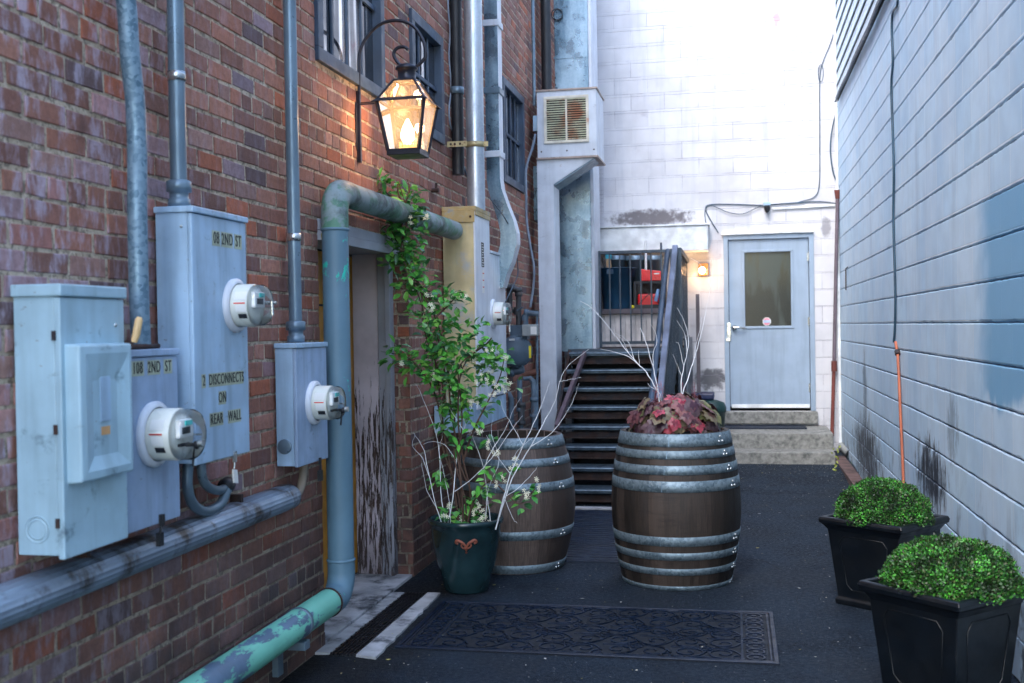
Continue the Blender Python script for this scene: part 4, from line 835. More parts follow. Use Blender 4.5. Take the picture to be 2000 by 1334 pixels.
mb = MB(); mb.lathe((c1.x, 7.86, 2.93), [(.0665, 0), (.072, 0), (.072, .04), (.0665, .04)], 28); mb.box((XL+.004, 7.80, 2.935), (c1.x-.05, 7.808, 2.975)); mb.box((c1.x+.06, 7.84, 2.935), (c1.x+.10, 7.85, 2.97)); mb.build('strap', 'brass', rp)
screws(rp, [(c1.x-.10, 7.80, 2.955), (c1.x-.14, 7.80, 2.955), (c1.x-.17, 7.80, 2.955)], .009, (0, -1, 0), 'rust')
# rectangular downspout with an offset
dp = thing('downspout', (XL+.1, 8.5, 2.1), 'white and grey rectangular duct behind the steel pipe, bending outwards near its foot', 'duct')
xa = onY(8.45, 948, 200).x; xb = onY(8.45, 974, 200).x
path = [(xa, xb, 7.1), (xa, xb, 2.78), (xa+.01, xb+.01, 2.70), (xa+.045, xb+.05, 2.58), (xa+.085, xb+.10, 2.45), (xa+.105, xb+.125, 2.35), (xa+.10, xb+.125, 2.26), (xa+.06, xb+.085, 2.12), (xa+.03, xb+.04, 2.02), (xa+.01, xb+.01, 1.92)]
vs = []; 
for p0, p1, z in path: vs += [(p0, 8.45, z), (p1, 8.45, z), (p1, 8.60, z), (p0, 8.60, z)]
n = len(path); mb = MB(); mb.add(vs, [(i*4, i*4+1, i*4+5, i*4+4) for i in range(n-1)]); mb.build('near_face', 'galvduct', dp)
mb = MB(); mb.add(vs, [(i*4+1, i*4+2, i*4+6, i*4+5) for i in range(n-1)]+[(i*4+2, i*4+3, i*4+7, i*4+6) for i in range(n-1)]+[(i*4+3, i*4, i*4+4, i*4+7) for i in range(n-1)]); mb.build('front_face', 'whitemetal', dp)
for z in (3.98, 3.45, 2.95): mb = MB(); mb.box((xa-.012, 8.44, z), (xb+.012, 8.61, z+.05)); mb.build('joint_band', 'whitemetal' if z != 3.45 else 'conduit', dp, bevel=.004)
# black vent stack and thin cable behind the riser
q = onX(XL+.05, 893, 200); mb = MB(); mb.tube([(q.x, q.y, 2.75), (q.x, q.y, 7.1)], .045, 14)
bs = mb.build('vent_stack', 'black'); tag(bs, 'black pipe against the bricks just left of the shiny steel riser', 'pipe')
for z in (4.05, 3.35): mb = MB(); mb.lathe((q.x, q.y, z), [(.046, 0), (.054, 0), (.054, .05), (.046, .05)], 14); mb.build('coupling', 'conduit', bs)
wall_cable('wall_cable', [(880, -40), (878, 10), (882, 60), (880, 110), (884, 170), (880, 215), (884, 250), (896, 270), (901, 300), (912, 335), (918, 350)], .007, 'greycable', 'thin grey cable snaking down the bricks left of the steel riser', X=XL+.02)
wall_cable('wall_cable', [(958, 385), (985, 420), (1003, 455), (1012, 500), (1014, 535), (1004, 560), (990, 590)], .004, 'cable', 'thin black wire crossing the bent duct and drooping to the gas pipes', X=XL+.33)
# small air unit with louvre and its duct
vy = 11.0
va = thing('exhaust_unit', (-1.65, vy+.3, 3.3), 'boxy grey ventilation unit with a rusty louvred grille on its near face', 'vent unit')
tl, br_ = onY(vy, 1048, 180), onY(vy, 1166, 303); xl_, xr_ = tl.x, br_.x; zt2, zb2 = tl.z, br_.z
mb = MB(); mb.box((xl_, vy, zb2), (xr_, vy+.62, zt2)); mb.build('housing', 'vent', va, bevel=.005)
rm_ = simple('rust stained edge', (.42, .33, .28), .6, stain=(.1, .05, .03), samt=(.55, .7), sscale=8)
for z in (zt2+.001, zb2-.018): mb = MB(); mb.box((xl_-.012, vy-.012, z), (xr_+.012, vy+.64, z+.017)); mb.build('rusty_edge', rm_, va)
g0_, g1_ = onY(vy, 1062, 190), onY(vy, 1151, 277)
mb = MB(); fwv = .028
mb.box((g0_.x, vy-.02, g1_.z), (g1_.x, vy-.001, g1_.z+fwv)); mb.box((g0_.x, vy-.02, g0_.z-fwv), (g1_.x, vy-.001, g0_.z)); mb.box((g0_.x, vy-.02, g1_.z+fwv), (g0_.x+fwv, vy-.001, g0_.z-fwv)); mb.box((g1_.x-fwv, vy-.02, g1_.z+fwv), (g1_.x, vy-.001, g0_.z-fwv)); xm = (g0_.x+g1_.x)/2; mb.box((xm-.009, vy-.018, g1_.z+fwv), (xm+.009, vy-.001, g0_.z-fwv))
gf = mb.build('grille_frame', simple('grille paint', (.70, .66, .55), .5, stain=(.5, .2, .09), samt=(.55, .68), sscale=4), va, bevel=.003)
mb = MB(); zz = g1_.z+fwv+.006
while zz < g0_.z-fwv-.008:
    for x0, x1 in ((g0_.x+fwv, xm-.009), (xm+.009, g1_.x-fwv)):
        mb.prism([(x0, vy-.017, zz), (x0, vy-.006, zz+.009), (x0, vy-.005, zz+.013), (x0, vy-.018, zz+.008)], (x1-x0, 0, 0))
    zz += .0235
mb.build('louvre_blades', simple('blade paint', (.60, .62, .44), .5, stain=(.45, .18, .09), samt=(.5, .65), sscale=3.5), gf)
mb = MB(); mb.box((g0_.x+.01, vy-.002, g1_.z+.01), (g1_.x-.01, vy-.0005, g0_.z-.01)); mb.build('dark_backing', 'dark', gf)
screws(va, [(xr_-.03, vy-.001, zb2+.06), (xm, vy-.001, zb2+.06), (xl_+.04, vy-.001, zb2+.06)], .008, (0, -1, 0), 'rust')
e0 = onY(vy, 1040, 232); mb = MB(); mb.box((xl_-.05, vy+.04, e0.z-.12), (xl_-.002, vy+.12, e0.z+.04)); mb.build('switch_box', 'greypaint', va, bevel=.006)
# duct under it
d0, d1 = onY(vy+.02, 1053, 600), onY(vy+.02, 1085, 600); Yd = vy+.02
mb = MB(); mb.box((d0.x, Yd, .35), (d1.x, Yd+.36, zb2-.27)); 
mb.prism([(d0.x, Yd, zb2-.27), (d1.x, Yd, zb2-.27), (d1.x+.06, Yd, zb2-.235), (xr_-.03, Yd, zb2-.018), (d0.x, Yd, zb2-.018)], (0, .36, 0)); mb.build('down_duct', 'vent', va, bevel=.003)
mb = MB(); mb.prism([(d1.x+.001, Yd+.001, zb2-.272), (d1.x+.061, Yd+.001, zb2-.237), (xr_-.029, Yd+.001, zb2-.02), (xr_-.029, Yd+.001, zb2-.032), (d1.x+.07, Yd+.001, zb2-.252), (d1.x+.001, Yd+.001, zb2-.29)], (0, .355, 0)); mb.build('sloping_underside', 'conduit', va)
wall_cable('wall_cable', [(1046, 262), (1040, 290), (1028, 330), (1028, 380), (1029, 430), (1036, 480), (1043, 520), (1042, 560), (1036, 600)], .013, 'greycable', 'grey flexible conduit curving from the ventilation unit down to the gas pipes', Y=10.6)
q = onX(XL+.05, 1043, 0); mb = MB(); mb.tube([(XL+.05, 11.2, 3.9), (XL+.05, 11.2, 7.1)], .018, 10); tag(mb.build('conduit', 'conduit'), 'slender grey conduit above the ventilation unit', 'conduit')
mb = MB(); mb.tube([(XL+.10, 11.7, 3.6), (XL+.10, 11.7, 7.1)], .055, 16); tag(mb.build('soil_stack', 'black'), 'black soil pipe rising behind the ventilation unit', 'pipe')
# large galvanised duct
yd = 11.95; a, b = onY(yd, 1086, 300), onY(yd, 1152, 300)
gd = thing('exhaust_duct', ((a.x+b.x)/2, yd+.3, 1.33), 'wide galvanised duct climbing the corner beside the white end wall', 'duct')
mb = MB(); mb.box((a.x, yd, 1.33), (b.x, yd+.55, 7.0)); mb.build('duct_body', 'galvduct', gd, bevel=.004)
mb = MB(); mb.box((b.x+.001, yd+.0, 1.33), (b.x+.035, yd+.54, 7.0)); mb.build('edge_flange', 'vent', gd, bevel=.003)
for z in (2.62, 4.55): mb = MB(); mb.box((a.x-.01, yd-.008, z), (b.x, yd-.001, z+.02)); mb.build('seam', 'galvduct', gd)
mb = MB(); q = onY(yd-.02, 1088, 28); mb.tube([q+V(.06*math.cos(t), -.01*math.sin(3*t), .062*math.sin(t)) for t in [i*math.pi/10 for i in range(21)]], .006, 6); mb.tube([q+V(.05*math.cos(t)+.012, -.015, .058*math.sin(t)-.01) for t in [i*math.pi/10 for i in range(21)]], .005, 6); tag(mb.build('cable_coil', 'black'), 'small black coil of cable hanging at the top of the wide galvanised duct', 'cable')
mb = MB(); a, b = onY(11.35, 1030, 325), onY(11.35, 1054, 430); mb.box((a.x, 11.35, b.z), (b.x, 11.6, a.z)); tag(mb.build('duct_stub', 'galvduct', bevel=.003), 'short blue grey duct end beside the ventilation unit duct', 'duct')

# ================================================================== GAS METER
GY = 9.9
gm = thing('gas_meter', (-1.9, GY, .6), 'grey drum shaped gas meter with a tangle of pipes beside the vent duct', 'gas meter')
def GP(x, y, Y=GY): return onY(Y, x, y)
c = GP(1020, 686)
mb = MB(); mb.lathe(c+V(-.03, -.09, 0), [(0, -.01), (.10, -.005), (.135, .015), (.138, .03), (.150, .032), (.150, .046), (.138, .048), (.138, .14), (.12, .17), (0, .18)], 32, (-.35, 1, 0)); mb.box((c.x-.10, GY-.06, c.z+.11), (c.x+.06, GY+.07, c.z+.24)); gb = mb.build('meter_body', simple('meter grey blue', (.07, .11, .15), .45, var=.2), gm, bevel=.004)
mb = MB(); mb.box((c.x+.02, GY-.10, c.z+.14), (c.x+.16, GY-.0, c.z+.245)); mb.build('index_box', simple('index grey', (.30, .33, .33), .45), gm, bevel=.006)
mb = MB(); mb.box((c.x+.10, GY-.103, c.z+.155), (c.x+.155, GY-.1005, c.z+.225)); mb.build('index_label', 'plate', gm)
mb = MB(); mb.box((c.x+.085, GY-.125, c.z-.06), (c.x+.105, GY-.11, c.z+.05)); mb.build('yellow_label', 'yellowp', gm); mb = MB(); mb.box((c.x-.10, GY-.112, c.z+.10), (c.x-.05, GY-.10, c.z+.118)); mb.build('white_label', 'plate', gm)
for i in range(16): a_ = i*math.pi/8; mb = MB(); mb.lathe(c+V(-.035+.143*math.cos(a_)*.94, -.066-.05*math.cos(a_), .143*math.sin(a_)), [(.008, -.012), (.008, 0), (0, .0)], 8, (-.35, 1, 0)); mb.build('flange_bolt', 'conduit', gb)
pm = simple('gas pipe paint', (.10, .15, .20), .45, var=.35, stain=(.12, .05, .03), samt=(.6, .75), sscale=10); pmd = simple('dark gas pipe', (.05, .055, .06), .5, var=.4, stain=(.10, .06, .04), samt=(.55, .7), sscale=12)
def gp(pts, r, m, rings=()):
    P_ = [GP(*q) for q in pts]; mb = MB(); mb.tube(P_, r, 12)
    for i in rings:
        a_, b_ = P_[i], P_[min(i+1, len(P_)-1)] if i < len(P_)-1 else P_[i-1]; mb.lathe(a_, [(r, -.02), (r+.010, -.018), (r+.010, .018), (r, .02)], 12, (b_-a_) if (b_-a_).length > 0 else (0, 0, 1))
    mb.build('pipe', m, gm)
gp([(985, 559), (1000, 563), (1012, 567), (1015, 575)], .030, pmd, (1, 2)); gp([(1013, 575), (1013, 640)], .026, pmd, (0, 1)); gp([(995, 566), (996, 608)], .026, pmd, (1,)); gp([(1025, 640), (1025, 618), (1030, 612)], .032, pm, (0,)); gp([(1028, 611), (1052, 613)], .026, pm, (0,)); gp([(1011, 600), (1011, 615)], .036, pmd)
gp([(984, 727), (1000, 726), (1024, 722)], .038, pm, (0, 1)); gp([(1022, 738), (1036, 738), (1042, 746), (1043, 760), (1043, 780)], .028, pm, (4,)); gp([(1043, 780), (1043, 812)], .030, pm, (0, 1)); gp([(1015, 740), (1015, 800)], .024, pm, (1,)); gp([(984, 768), (994, 770), (998, 778), (998, 825)], .028, pm, (3,)); gp([(1018, 790), (1018, 826)], .032, pmd, (0, 1)); gp([(1021, 733), (1048, 726)], .030, simple('rust brown pipe', (.15, .06, .04), .6)); gp([(1043, 812), (1043, 835)], .024, pm); gp([(998, 825), (998, 890)], .022, pm); gp([(1018, 826), (1018, 890)], .022, pm); gp([(1049, 610), (1049, 860)], .013, pm)
mb = MB(); q = GP(1011, 607); mb.bar(q+V(0, -.03, 0), q+V(.06, -.06, .03), .016, .01); mb.build('valve_key', pm, gm)
mb = MB()
for i in range(9): a_ = GP(990+random.random()*60, 835+random.random()*24, 9.6+random.random()*.5); mb.box((a_.x-.07, a_.y-.05, a_.z-.02), (a_.x+.07, a_.y+.05, a_.z+.02))
mb.box((-2.05, 9.3, .0), (-1.62, 10.4, .58)); rb_ = mb.build('stone_ledge', simple('ledge stone', (.11, .10, .095), .9, var=.4, bump=.6, bscale=40), bevel=.01); tag(rb_, 'low rough stone ledge under the gas meter pipes', 'ledge')

# ================================================================== STEEL STAIR
SX0, SX1 = -1.70, -.66; NS, SH, STD = 8, .170, .20; SY = 9.58
sp_ = thing('steel_stair', (-1.18, SY, 0), 'dark steel stair with rusty risers rising to the landing by the end wall', 'stair')
for k in range(1, NS+1):
    y, z = SY+(k-1)*STD+.12, k*SH-.02
    mb = MB(); mb.box((SX0+.03, y, z-.012), (SX1-.03, y+STD+.06, z)); mb.box((SX0+.03, y-.012, z-.034), (SX1-.03, y-.001, z+.001)); mb.tube([(SX0+.03, y-.01, z-.012), (SX1-.03, y-.01, z-.012)], .013, 8)
    for i in range(12): x = SX0+.08+i*.085; mb.bar((x, y+.012, z+.001), (x+.03, y+.06, z+.001), .004, .003)
    tr = mb.build('tread', 'nosing', sp_)
    mb = MB(); mb.box((SX0+.03, y+.05, z-.115), (SX1-.03, y+.06, z-.06)); mb.box((SX0+.03, y+.035, z-.12), (SX1-.03, y+.05, z-.114)); mb.build('riser', 'rust', tr)
for x in (SX0, SX1):
    mb = MB(); mb.prism([(x-.012, SY-.02, .0), (x-.012, SY+.24, 0), (x-.012, SY+NS*STD+.15, NS*SH-.28), (x-.012, SY+NS*STD+.15, NS*SH+.0), (x-.012, SY+.03, .14)], (.024, 0, 0)); mb.build('stringer', 'rust', sp_)
mb = MB(); mb.box((SX0+.02, SY+NS*STD+.20, 0), (SX1-.02, SY+NS*STD+.22, NS*SH-.15)); mb.build('back_plate', 'dark', sp_)
mb = MB(); mb.box((SX0+.02, SY-.08, .0), (SX1-.02, SY+.02, .012)); mb.build('foot_plate', 'concrete', sp_)
# handrails
LZ = NS*SH; LYf = SY+NS*STD
mb = MB(); a, b = onY(9.75, 1087, 835), onY(11.0, 1142, 690); mb.bar(a, b, .035, .055); mb.build('side_rail', simple('purple brown steel', (.10, .07, .085), .5), sp_)
a, b = onY(9.7, 1271, 790), onY(11.3, 1304, 490)
mb = MB(); mb.tube([a+V(0, -.06, -.08), a+V(0, -.03, -.02), a, b, b+V(0, .05, .0)], .028, 14); mb.build('handrail', 'navy', sp_)
a, b = onY(9.8, 1288, 780), onY(11.3, 1319, 482)
mb = MB(); mb.bar(a, b, .055, .05); mb.build('guard_rail', 'railgrey', sp_, bevel=.004)
# balusters below the guard
for i in range(14):
    t = i/13; p = a.lerp(b, t); zb = max(.05, LZ*min(1, (p.y-SY)/(NS*STD))-.15); mb = MB(); mb.box((p.x-.0, p.y-.012, zb), (p.x+.022, p.y+.012, p.z-.02)); mb.build('baluster', 'railpaint', sp_)
# landing
ld = thing('landing', (-1.1, LYf+.5, 0), 'dark steel landing with barred railings at the head of the stair', 'landing')
LX0, LX1 = -1.72, -.52; LYr = 12.3
mb = MB(); mb.box((LX0, LYf+.17, LZ-.09), (LX1, YB-.012, LZ-.0)); mb.build('deck', 'rust', ld, bevel=.003)
mb = MB(); mb.box((LX0, LYf+.155, LZ-.11), (LX1, LYf+.168, LZ+.01)); mb.build('edge_beam', 'railpaint', ld)
for x in (LX0+.02, LX1-.06):
    for y in (LYf+.2, YB-.2): mb = MB(); mb.box((x, y, 0), (x+.06, y+.06, LZ-.09)); mb.build('post', 'railpaint', ld)
a, b = onY(LYr, 1170, 491), onY(LYr, 1312, 491); zb = onY(LYr, 1240, 666).z; zb2_ = onY(LYr, 1240, 690).z
mb = MB(); mb.box((a.x, LYr-.02, a.z-.035), (b.x, LYr+.02, a.z)); mb.box((a.x, LYr-.02, zb-.035), (b.x, LYr+.02, zb)); mb.box((a.x, LYr-.02, zb2_-.06), (b.x, LYr+.02, zb2_-.025)); mb.box((a.x-.025, LYr-.025, LZ), (a.x+.018, LYr+.025, a.z+.004)); mb.box((b.x-.02, LYr-.025, LZ), (b.x+.02, LYr+.025, a.z+.004)); rr_ = mb.build('rail_frame', 'railpaint', ld, bevel=.002)
for i in range(1, 7):
    x = a.x+(b.x-a.x)*i/7; mb = MB(); mb.box((x-.008, LYr-.008, zb), (x+.008, LYr+.008, a.z-.034)); mb.build('rail_bar', 'railpaint', ld)
# right hand railing running back along the landing
xg = onY(11.35, 1326, 484).x; zt_l = onY(11.35, 1326, 484).z
mb = MB(); mb.box((xg-.025, 11.33, zt_l-.05), (xg+.025, YB-.06, zt_l)); mb.box((xg-.02, 11.33, LZ+.08), (xg+.02, YB-.06, LZ+.12)); mb.box((xg-.025, 11.32, 0), (xg+.025, 11.37, zt_l)); mb.build('side_frame', 'railpaint', ld, bevel=.002)
for i in range(16): y = 11.45+i*.112; mb = MB(); mb.box((xg-.008, y-.008, LZ+.12), (xg+.008, y+.008, zt_l-.05)); mb.build('rail_bar', 'railpaint', ld)
mb = MB(); mb.prism([(xg+.03, 11.5, 0), (xg+.03, YB-.05, 0), (xg+.03, YB-.05, LZ+.1), (xg+.03, 11.5, LZ+.1)], (.02, 0, 0)); mb.build('skirt_panel', 'railpaint', ld)
mb = MB(); mb.box((xg+.12, 12.55, 0), (xg+.16, 12.62, 1.95)); tag(mb.build('plank', simple('grey brown plank', (.13, .11, .12), .8)), 'tall thin brown plank leaning behind the stair railing', 'plank')
# boarded shelf behind the railing
hz = onY(12.45, 1240, 603).z
sh = thing('boarded_shelf', (-1.1, 12.8, LZ), 'pale boarded shelf behind the landing railing holding the tub and the crate', 'shelf')
mb = MB(); mb.box((-1.60, 12.44, hz-.055), (-.62, YB-.015, hz)); mb.build('top', 'board_edge', sh, bevel=.004)
for i in range(8): x = -1.58+i*.118; mb = MB(); mb.box((x, 12.50, LZ+.005), (x+.114, 12.52, hz-.057)); mb.build('board', 'boards', sh, bevel=.002)
# tub with tools
c = onY(12.70, 1206, 600); c.z = hz+.002
tb = thing('tub', c, 'blue grey plastic tub with brushes in it on the boarded shelf', 'tub')
w = .205; zt3 = onY(12.7, 1206, 524).z
mb = MB(); mb.lathe((c.x, 12.72, hz+.002), [(0, 0), (w*.80, 0), (w*.83, .01), (w*.95, zt3-hz-.10), (w*1.02, zt3-hz-.10), (w*1.04, zt3-hz-.012), (w*1.10, zt3-hz-.01), (w*1.10, zt3-hz), (w*.98, zt3-hz), (w*.93, zt3-hz-.1), (w*.78, .015), (0, .015)], 36); mb.build('tub_body', 'bin', tb)
mb = MB(); mb.box((c.x-.10, 12.72-w*1.09, zt3-.075), (c.x-.02, 12.72-w*.98, zt3-.02)); mb.build('handle', 'bin', tb, bevel=.005)
mb = MB(); mb.prism([(c.x-.11, 12.66, zt3-.1), (c.x-.05, 12.66, zt3-.1), (c.x-.07, 12.66, zt3+.12), (c.x-.12, 12.66, zt3+.13)], (0, .03, 0)); t = mb.build('scrub_brush', 'tan'); tag(t, 'tan and teal scrubbing brush sticking out of the tub', 'brush')
mb = MB(); mb.box((c.x-.125, 12.65, zt3+.11), (c.x-.06, 12.70, zt3+.16)); mb.build('bristles', 'tealcloth', t)
mb = MB(); mb.bar((c.x-.13, 12.75, zt3-.1), (c.x-.17, 12.74, zt3+.13), .03, .02); tag(mb.build('hand_tool', 'black'), 'black handle leaning out of the left side of the tub', 'tool')
# buckets behind
for i, (px, lab) in enumerate(((1204, 'dark bucket behind the tub under the canopy'), (1241, 'dark bucket between the tub and the red basket'), (1277, 'dark bucket behind the red basket'))):
    q = onY(13.05, px, 540); zt4 = onY(13.05, px, 500).z
    mb = MB(); mb.lathe((q.x, 13.08, hz+.002), [(0, 0), (.085, 0), (.112, zt4-hz-.06), (.12, zt4-hz-.06), (.12, zt4-hz-.04), (.114, zt4-hz-.03), (.12, zt4-hz), (.10, zt4-hz), (0, zt4-hz-.02)], 24); tag(mb.build('bucket', 'conduit'), lab, 'bucket', 'dark buckets under the canopy')
# crate and basket
q0_, q1_ = onY(12.62, 1238, 600), onY(12.62, 1300, 548)
cr = thing('milk_crate', ((q0_.x+q1_.x)/2, 12.75, hz), 'black plastic lattice crate on the boarded shelf, red things showing inside', 'crate')
mb = MB(); x0, x1, y0_, y1_, zc, zd = q0_.x, q1_.x, 12.62, 12.90, hz+.002, q1_.z
mb.box((x0, y0_, zc), (x1, y1_, zc+.01)); mb.box((x0, y0_, zd-.03), (x1, y0_+.012, zd)); mb.box((x0, y0_, zc+.01), (x1, y0_+.012, zc+.045)); mb.box((x0, y0_, zc+.045), (x0+.03, y0_+.012, zd-.03)); mb.box((x1-.03, y0_, zc+.045), (x1, y0_+.012, zd-.03)); mb.box((x0, y0_+.013, zc+.01), (x0+.012, y1_, zd)); mb.box((x1-.012, y0_+.013, zc+.01), (x1, y1_, zd)); mb.box((x0+.012, y1_-.012, zc+.01), (x1-.012, y1_, zd))
for i in range(-3, 9):
    for sg in (1, -1):
        xa_, xb_ = x0+i*.05, x0+i*.05+sg*(zd-zc-.07); lo_, hi_ = x0+.03, x1-.03
        if min(xa_, xb_) >= lo_ and max(xa_, xb_) <= hi_: mb.bar((xa_, y0_+.006, zc+.045), (xb_, y0_+.006, zd-.03), .008, .008)
mb.build('crate_shell', 'black', cr)
mb = MB(); mb.box((x0+.04, y0_+.05, zc+.015), (x1-.08, y1_-.03, zc+.17)); tag(mb.build('red_bundle', 'redplastic', bevel=.02), 'bright red bundle packed inside the black crate', 'bundle')
a, b = onY(12.66, 1251, 548), onY(12.66, 1290, 526)
mb = MB(); mb.prism([(a.x, 12.66, zd+.002), (b.x, 12.66, zd+.002), (b.x+.005, 12.66, b.z-.02), (a.x, 12.66, b.z+.01)], (0, .18, 0)); bk = mb.build('red_basket', 'redplastic', bevel=.008); tag(bk, 'bright red plastic box resting on top of the black crate', 'box')
mb = MB(); mb.box((b.x-.075, 12.6575, b.z-.055), (b.x-.015, 12.6585, b.z-.040)); mb.build('white_print', 'plate', bk)
for (p_, q_, r_, m_, lab) in (((1261, 526), (1261, 470), .014, 'trimwhite', 'white pole standing behind the red box'), ((1291, 548), (1291, 474), .012, 'navy', 'slim blue pole rising behind the stair handrail'), ((1299, 560), (1303, 500), .014, 'trimwhite', 'short white tube behind the stair guard rail')):
    a, b = onY(12.95, *p_), onY(12.95, *q_); a.z = hz+.003; mb = MB(); mb.tube([a, b], r_, 10); tag(mb.build('pole', m_), lab, 'pole')
q = onY(12.5, 1236, 602); mb = MB(); mb.lathe((q.x, 12.47, hz+.002), [(0, 0), (.016, .006), (.02, .02), (.016, .034), (0, .04)], 14); tag(mb.build('yellow_ball', 'yellowp'), 'small yellow knob on the shelf edge beside the tub', 'ball')
q = onY(12.6, 1284, 575); mb = MB(); mb.tube([q+V(-.02, -.02, -.08), q+V(0, -.02, .0), q+V(.01, -.02, .06)], [.02, .022, .014], 10); tag(mb.build('spray_bottle', simple('pale blue plastic', (.18, .30, .5), .4)), 'pale blue bottle stuffed against the front of the black crate', 'bottle')
# lattice strip by the duct
q = onY(13.2, 1173, 450); mb = MB()
for i in range(42): z = 1.75+i*.05; mb.box((q.x-.035, 13.26, z), (q.x+.035, 13.265, z+.004))
for i in range(4): x = q.x-.035+i*.022; mb.box((x, 13.2595, 1.7), (x+.003, 13.2655, 3.9))
tag(mb.build('wire_lath', simple('wire lath', (.45, .45, .5), .5)), 'narrow strip of wire lath on the end wall beside the wide galvanised duct', 'lath')
# bins by the steps
a, b = onY(12.5, 1352, 768), onY(12.5, 1394, 768)
bn = thing('storage_bin', ((a.x+b.x)/2, 12.6, .1), 'navy blue lidded bin behind the barrel next to the concrete steps', 'bin')
mb = MB(); mb.box((a.x+.02, 12.42, .1), (b.x-.02, 12.75, a.z-.07)); mb.build('bin_body', 'binblue', bn, bevel=.015); mb = MB(); mb.box((a.x-.01, 12.40, a.z-.069), (b.x+.005, 12.77, a.z)); mb.build('lid', 'binblue', bn, bevel=.015)
a = onY(12.25, 1398, 800); mb = MB(); mb.lathe((a.x-.04, 12.45, gz(0, 12.4)), [(0, 0), (.11, 0), (.14, .52), (.155, .53), (.155, .57), (.13, .63), (.05, .66), (0, .66)], 28); tag(mb.build('round_bin', 'bingreen'), 'dark green round bin squeezed between the navy bin and the concrete steps', 'bin')

# ================================================================== BARRELS
def barrel(name, c, hoops, label, wood, Hb=.945, rb=.405, rt=.338):
    t = thing(name, c, label, 'barrel', 'oak wine barrels used as planters'); x, y, z0 = c
    def rad(h): u = (h/Hb-.5)*2; return rb-(rb-rt)*abs(u)**1.75
    n = 18; prof = [(rt-.03, Hb-.10), (rt-.03, Hb)]+[(rad(Hb*(1-i/n)), Hb*(1-i/n)) for i in range(n+1)]
    NSg = 130; mb = MB(); vs = []
    for r_, h in prof:
        for k in range(NSg):
            a = 2*math.pi*k/NSg; s_ = (k*26/NSg) % 1; r2 = r_-(.0032 if s_ < .19 else 0)-.0006*math.sin(k*1.7); vs.append((x+r2*math.cos(a), y+r2*math.sin(a), z0+h))
    mb.add(vs, [(i*NSg+k, i*NSg+(k+1) % NSg, (i+1)*NSg+(k+1) % NSg, (i+1)*NSg+k) for i in range(len(prof)-1) for k in range(NSg)], True)
    st_ = mb.build('staves', wood, t)
    # inside
    mb = MB(); mb.lathe((x, y, z0), [(rt-.032, Hb-.002), (rt-.032, Hb-.13), (0, Hb-.11)], 40); mb.build('soil', 'soil', t)
    for i, (h1, h0) in enumerate(hoops):
        mb = MB(); o_ = .0035; mb.lathe((x, y, z0), [(rad(h0)+.0005, h0), (rad(h0)+o_, h0+.001), (rad((h0+h1)/2)+o_, (h0+h1)/2), (rad(h1)+o_, h1-.001), (rad(h1)+.0005, h1)], 72); hp = mb.build('hoop', 'hoop', t)
        mb = MB(); aa = R(-38+i*3.1 if z0 == 0 else 0)
        for da, dz in ((0, .3), (.045, .68), (0.09, .3)):
            a = aa+da; h = h0+(h1-h0)*dz; r_ = rad(h)+o_; mb.lathe((x+r_*math.cos(a), y+r_*math.sin(a), z0+h), [(.009, 0), (.008, .004), (.004, .007), (0, .008)], 10, (math.cos(a), math.sin(a), 0))
        mb.build('rivet', 'steel', hp)
        mb = MB(); a = R(-93-i*2); vs = []
        for h in (h0+.002, (h0+h1)/2, h1-.002):
            for da in (0, .012): vs.append((x+(rad(h)+o_+.0012)*math.cos(a+da), y+(rad(h)+o_+.0012)*math.sin(a+da), z0+h))
        mb.add(vs, [(0, 1, 3, 2), (2, 3, 5, 4)]); mb.build('hoop_lap', 'conduit', hp)
    return t
barrel('wine_barrel', (-.385, 6.97, 0), [(.945, .870), (.848, .798), (.760, .705), (.668, .602), (.335, .278), (.238, .192), (.140, .098), (.030, .002)], 'dark oak barrel with eight steel hoops holding the maroon leaved plant', 'wood')
barrel('wine_barrel', (-1.475, 7.25, 0), [(.885, .815), (.752, .700), (.600, .542), (.290, .232), (.062, .004)], 'weathered grey brown oak barrel behind the teal pot beside the stair', 'wood2', .885, .405, .318)

# ================================================================== GLAZED POT AND JASMINE
pc = V(-1.635, 6.50, 0); PH = .535
pt = thing('glazed_pot', pc, 'dark teal glazed pot with a terracotta relief motif holding the jasmine', 'pot')
mb = MB(); mb.lathe(pc, [(0, .002), (.125, .002), (.135, .01), (.155, .10), (.188, .20), (.207, .30), (.215, .38), (.217, .41), (.229, .418), (.234, .432), (.229, .446), (.214, .448), (.206, .436), (.200, .38)], 56); mb.build('pot_body', 'glaze', pt)
mb = MB(); mb.lathe(pc+V(0, 0, .0), [(.204, .395), (.1, .41), (0, .415)], 32); mb.build('soil', 'soil', pt)
mb = MB(); fa = math.atan2(-pc.y, -pc.x)+.0; 
def rel(u, v): a = fa+u/.205; h = .315+v; r_ = .2095+.0045+(h-.31)*.10; return V(pc.x+r_*math.cos(a), pc.y+r_*math.sin(a), h)
for sg in (1, -1):
    mb.tube(bez([rel(0, -.018), rel(sg*.012, .008), rel(sg*.03, .022), rel(sg*.05, .03), rel(sg*.058, .018), rel(sg*.045, .010)], 4), [.006+.003*math.sin(i/20*3.1) for i in range(21)], 8); mb.tube(bez([rel(0, -.02), rel(sg*.02, -.014), rel(sg*.028, .002), rel(sg*.016, .010)], 4), .005, 8)
for q in ((0, -.030), (.008, -.018), (-.008, -.018), (0, -.044)): mb.lathe(rel(*q), [(0, -.004), (.007, 0), (0, .007)], 10, (pc*-1).normalized())
mb.build('relief_motif', 'terracotta', pt)

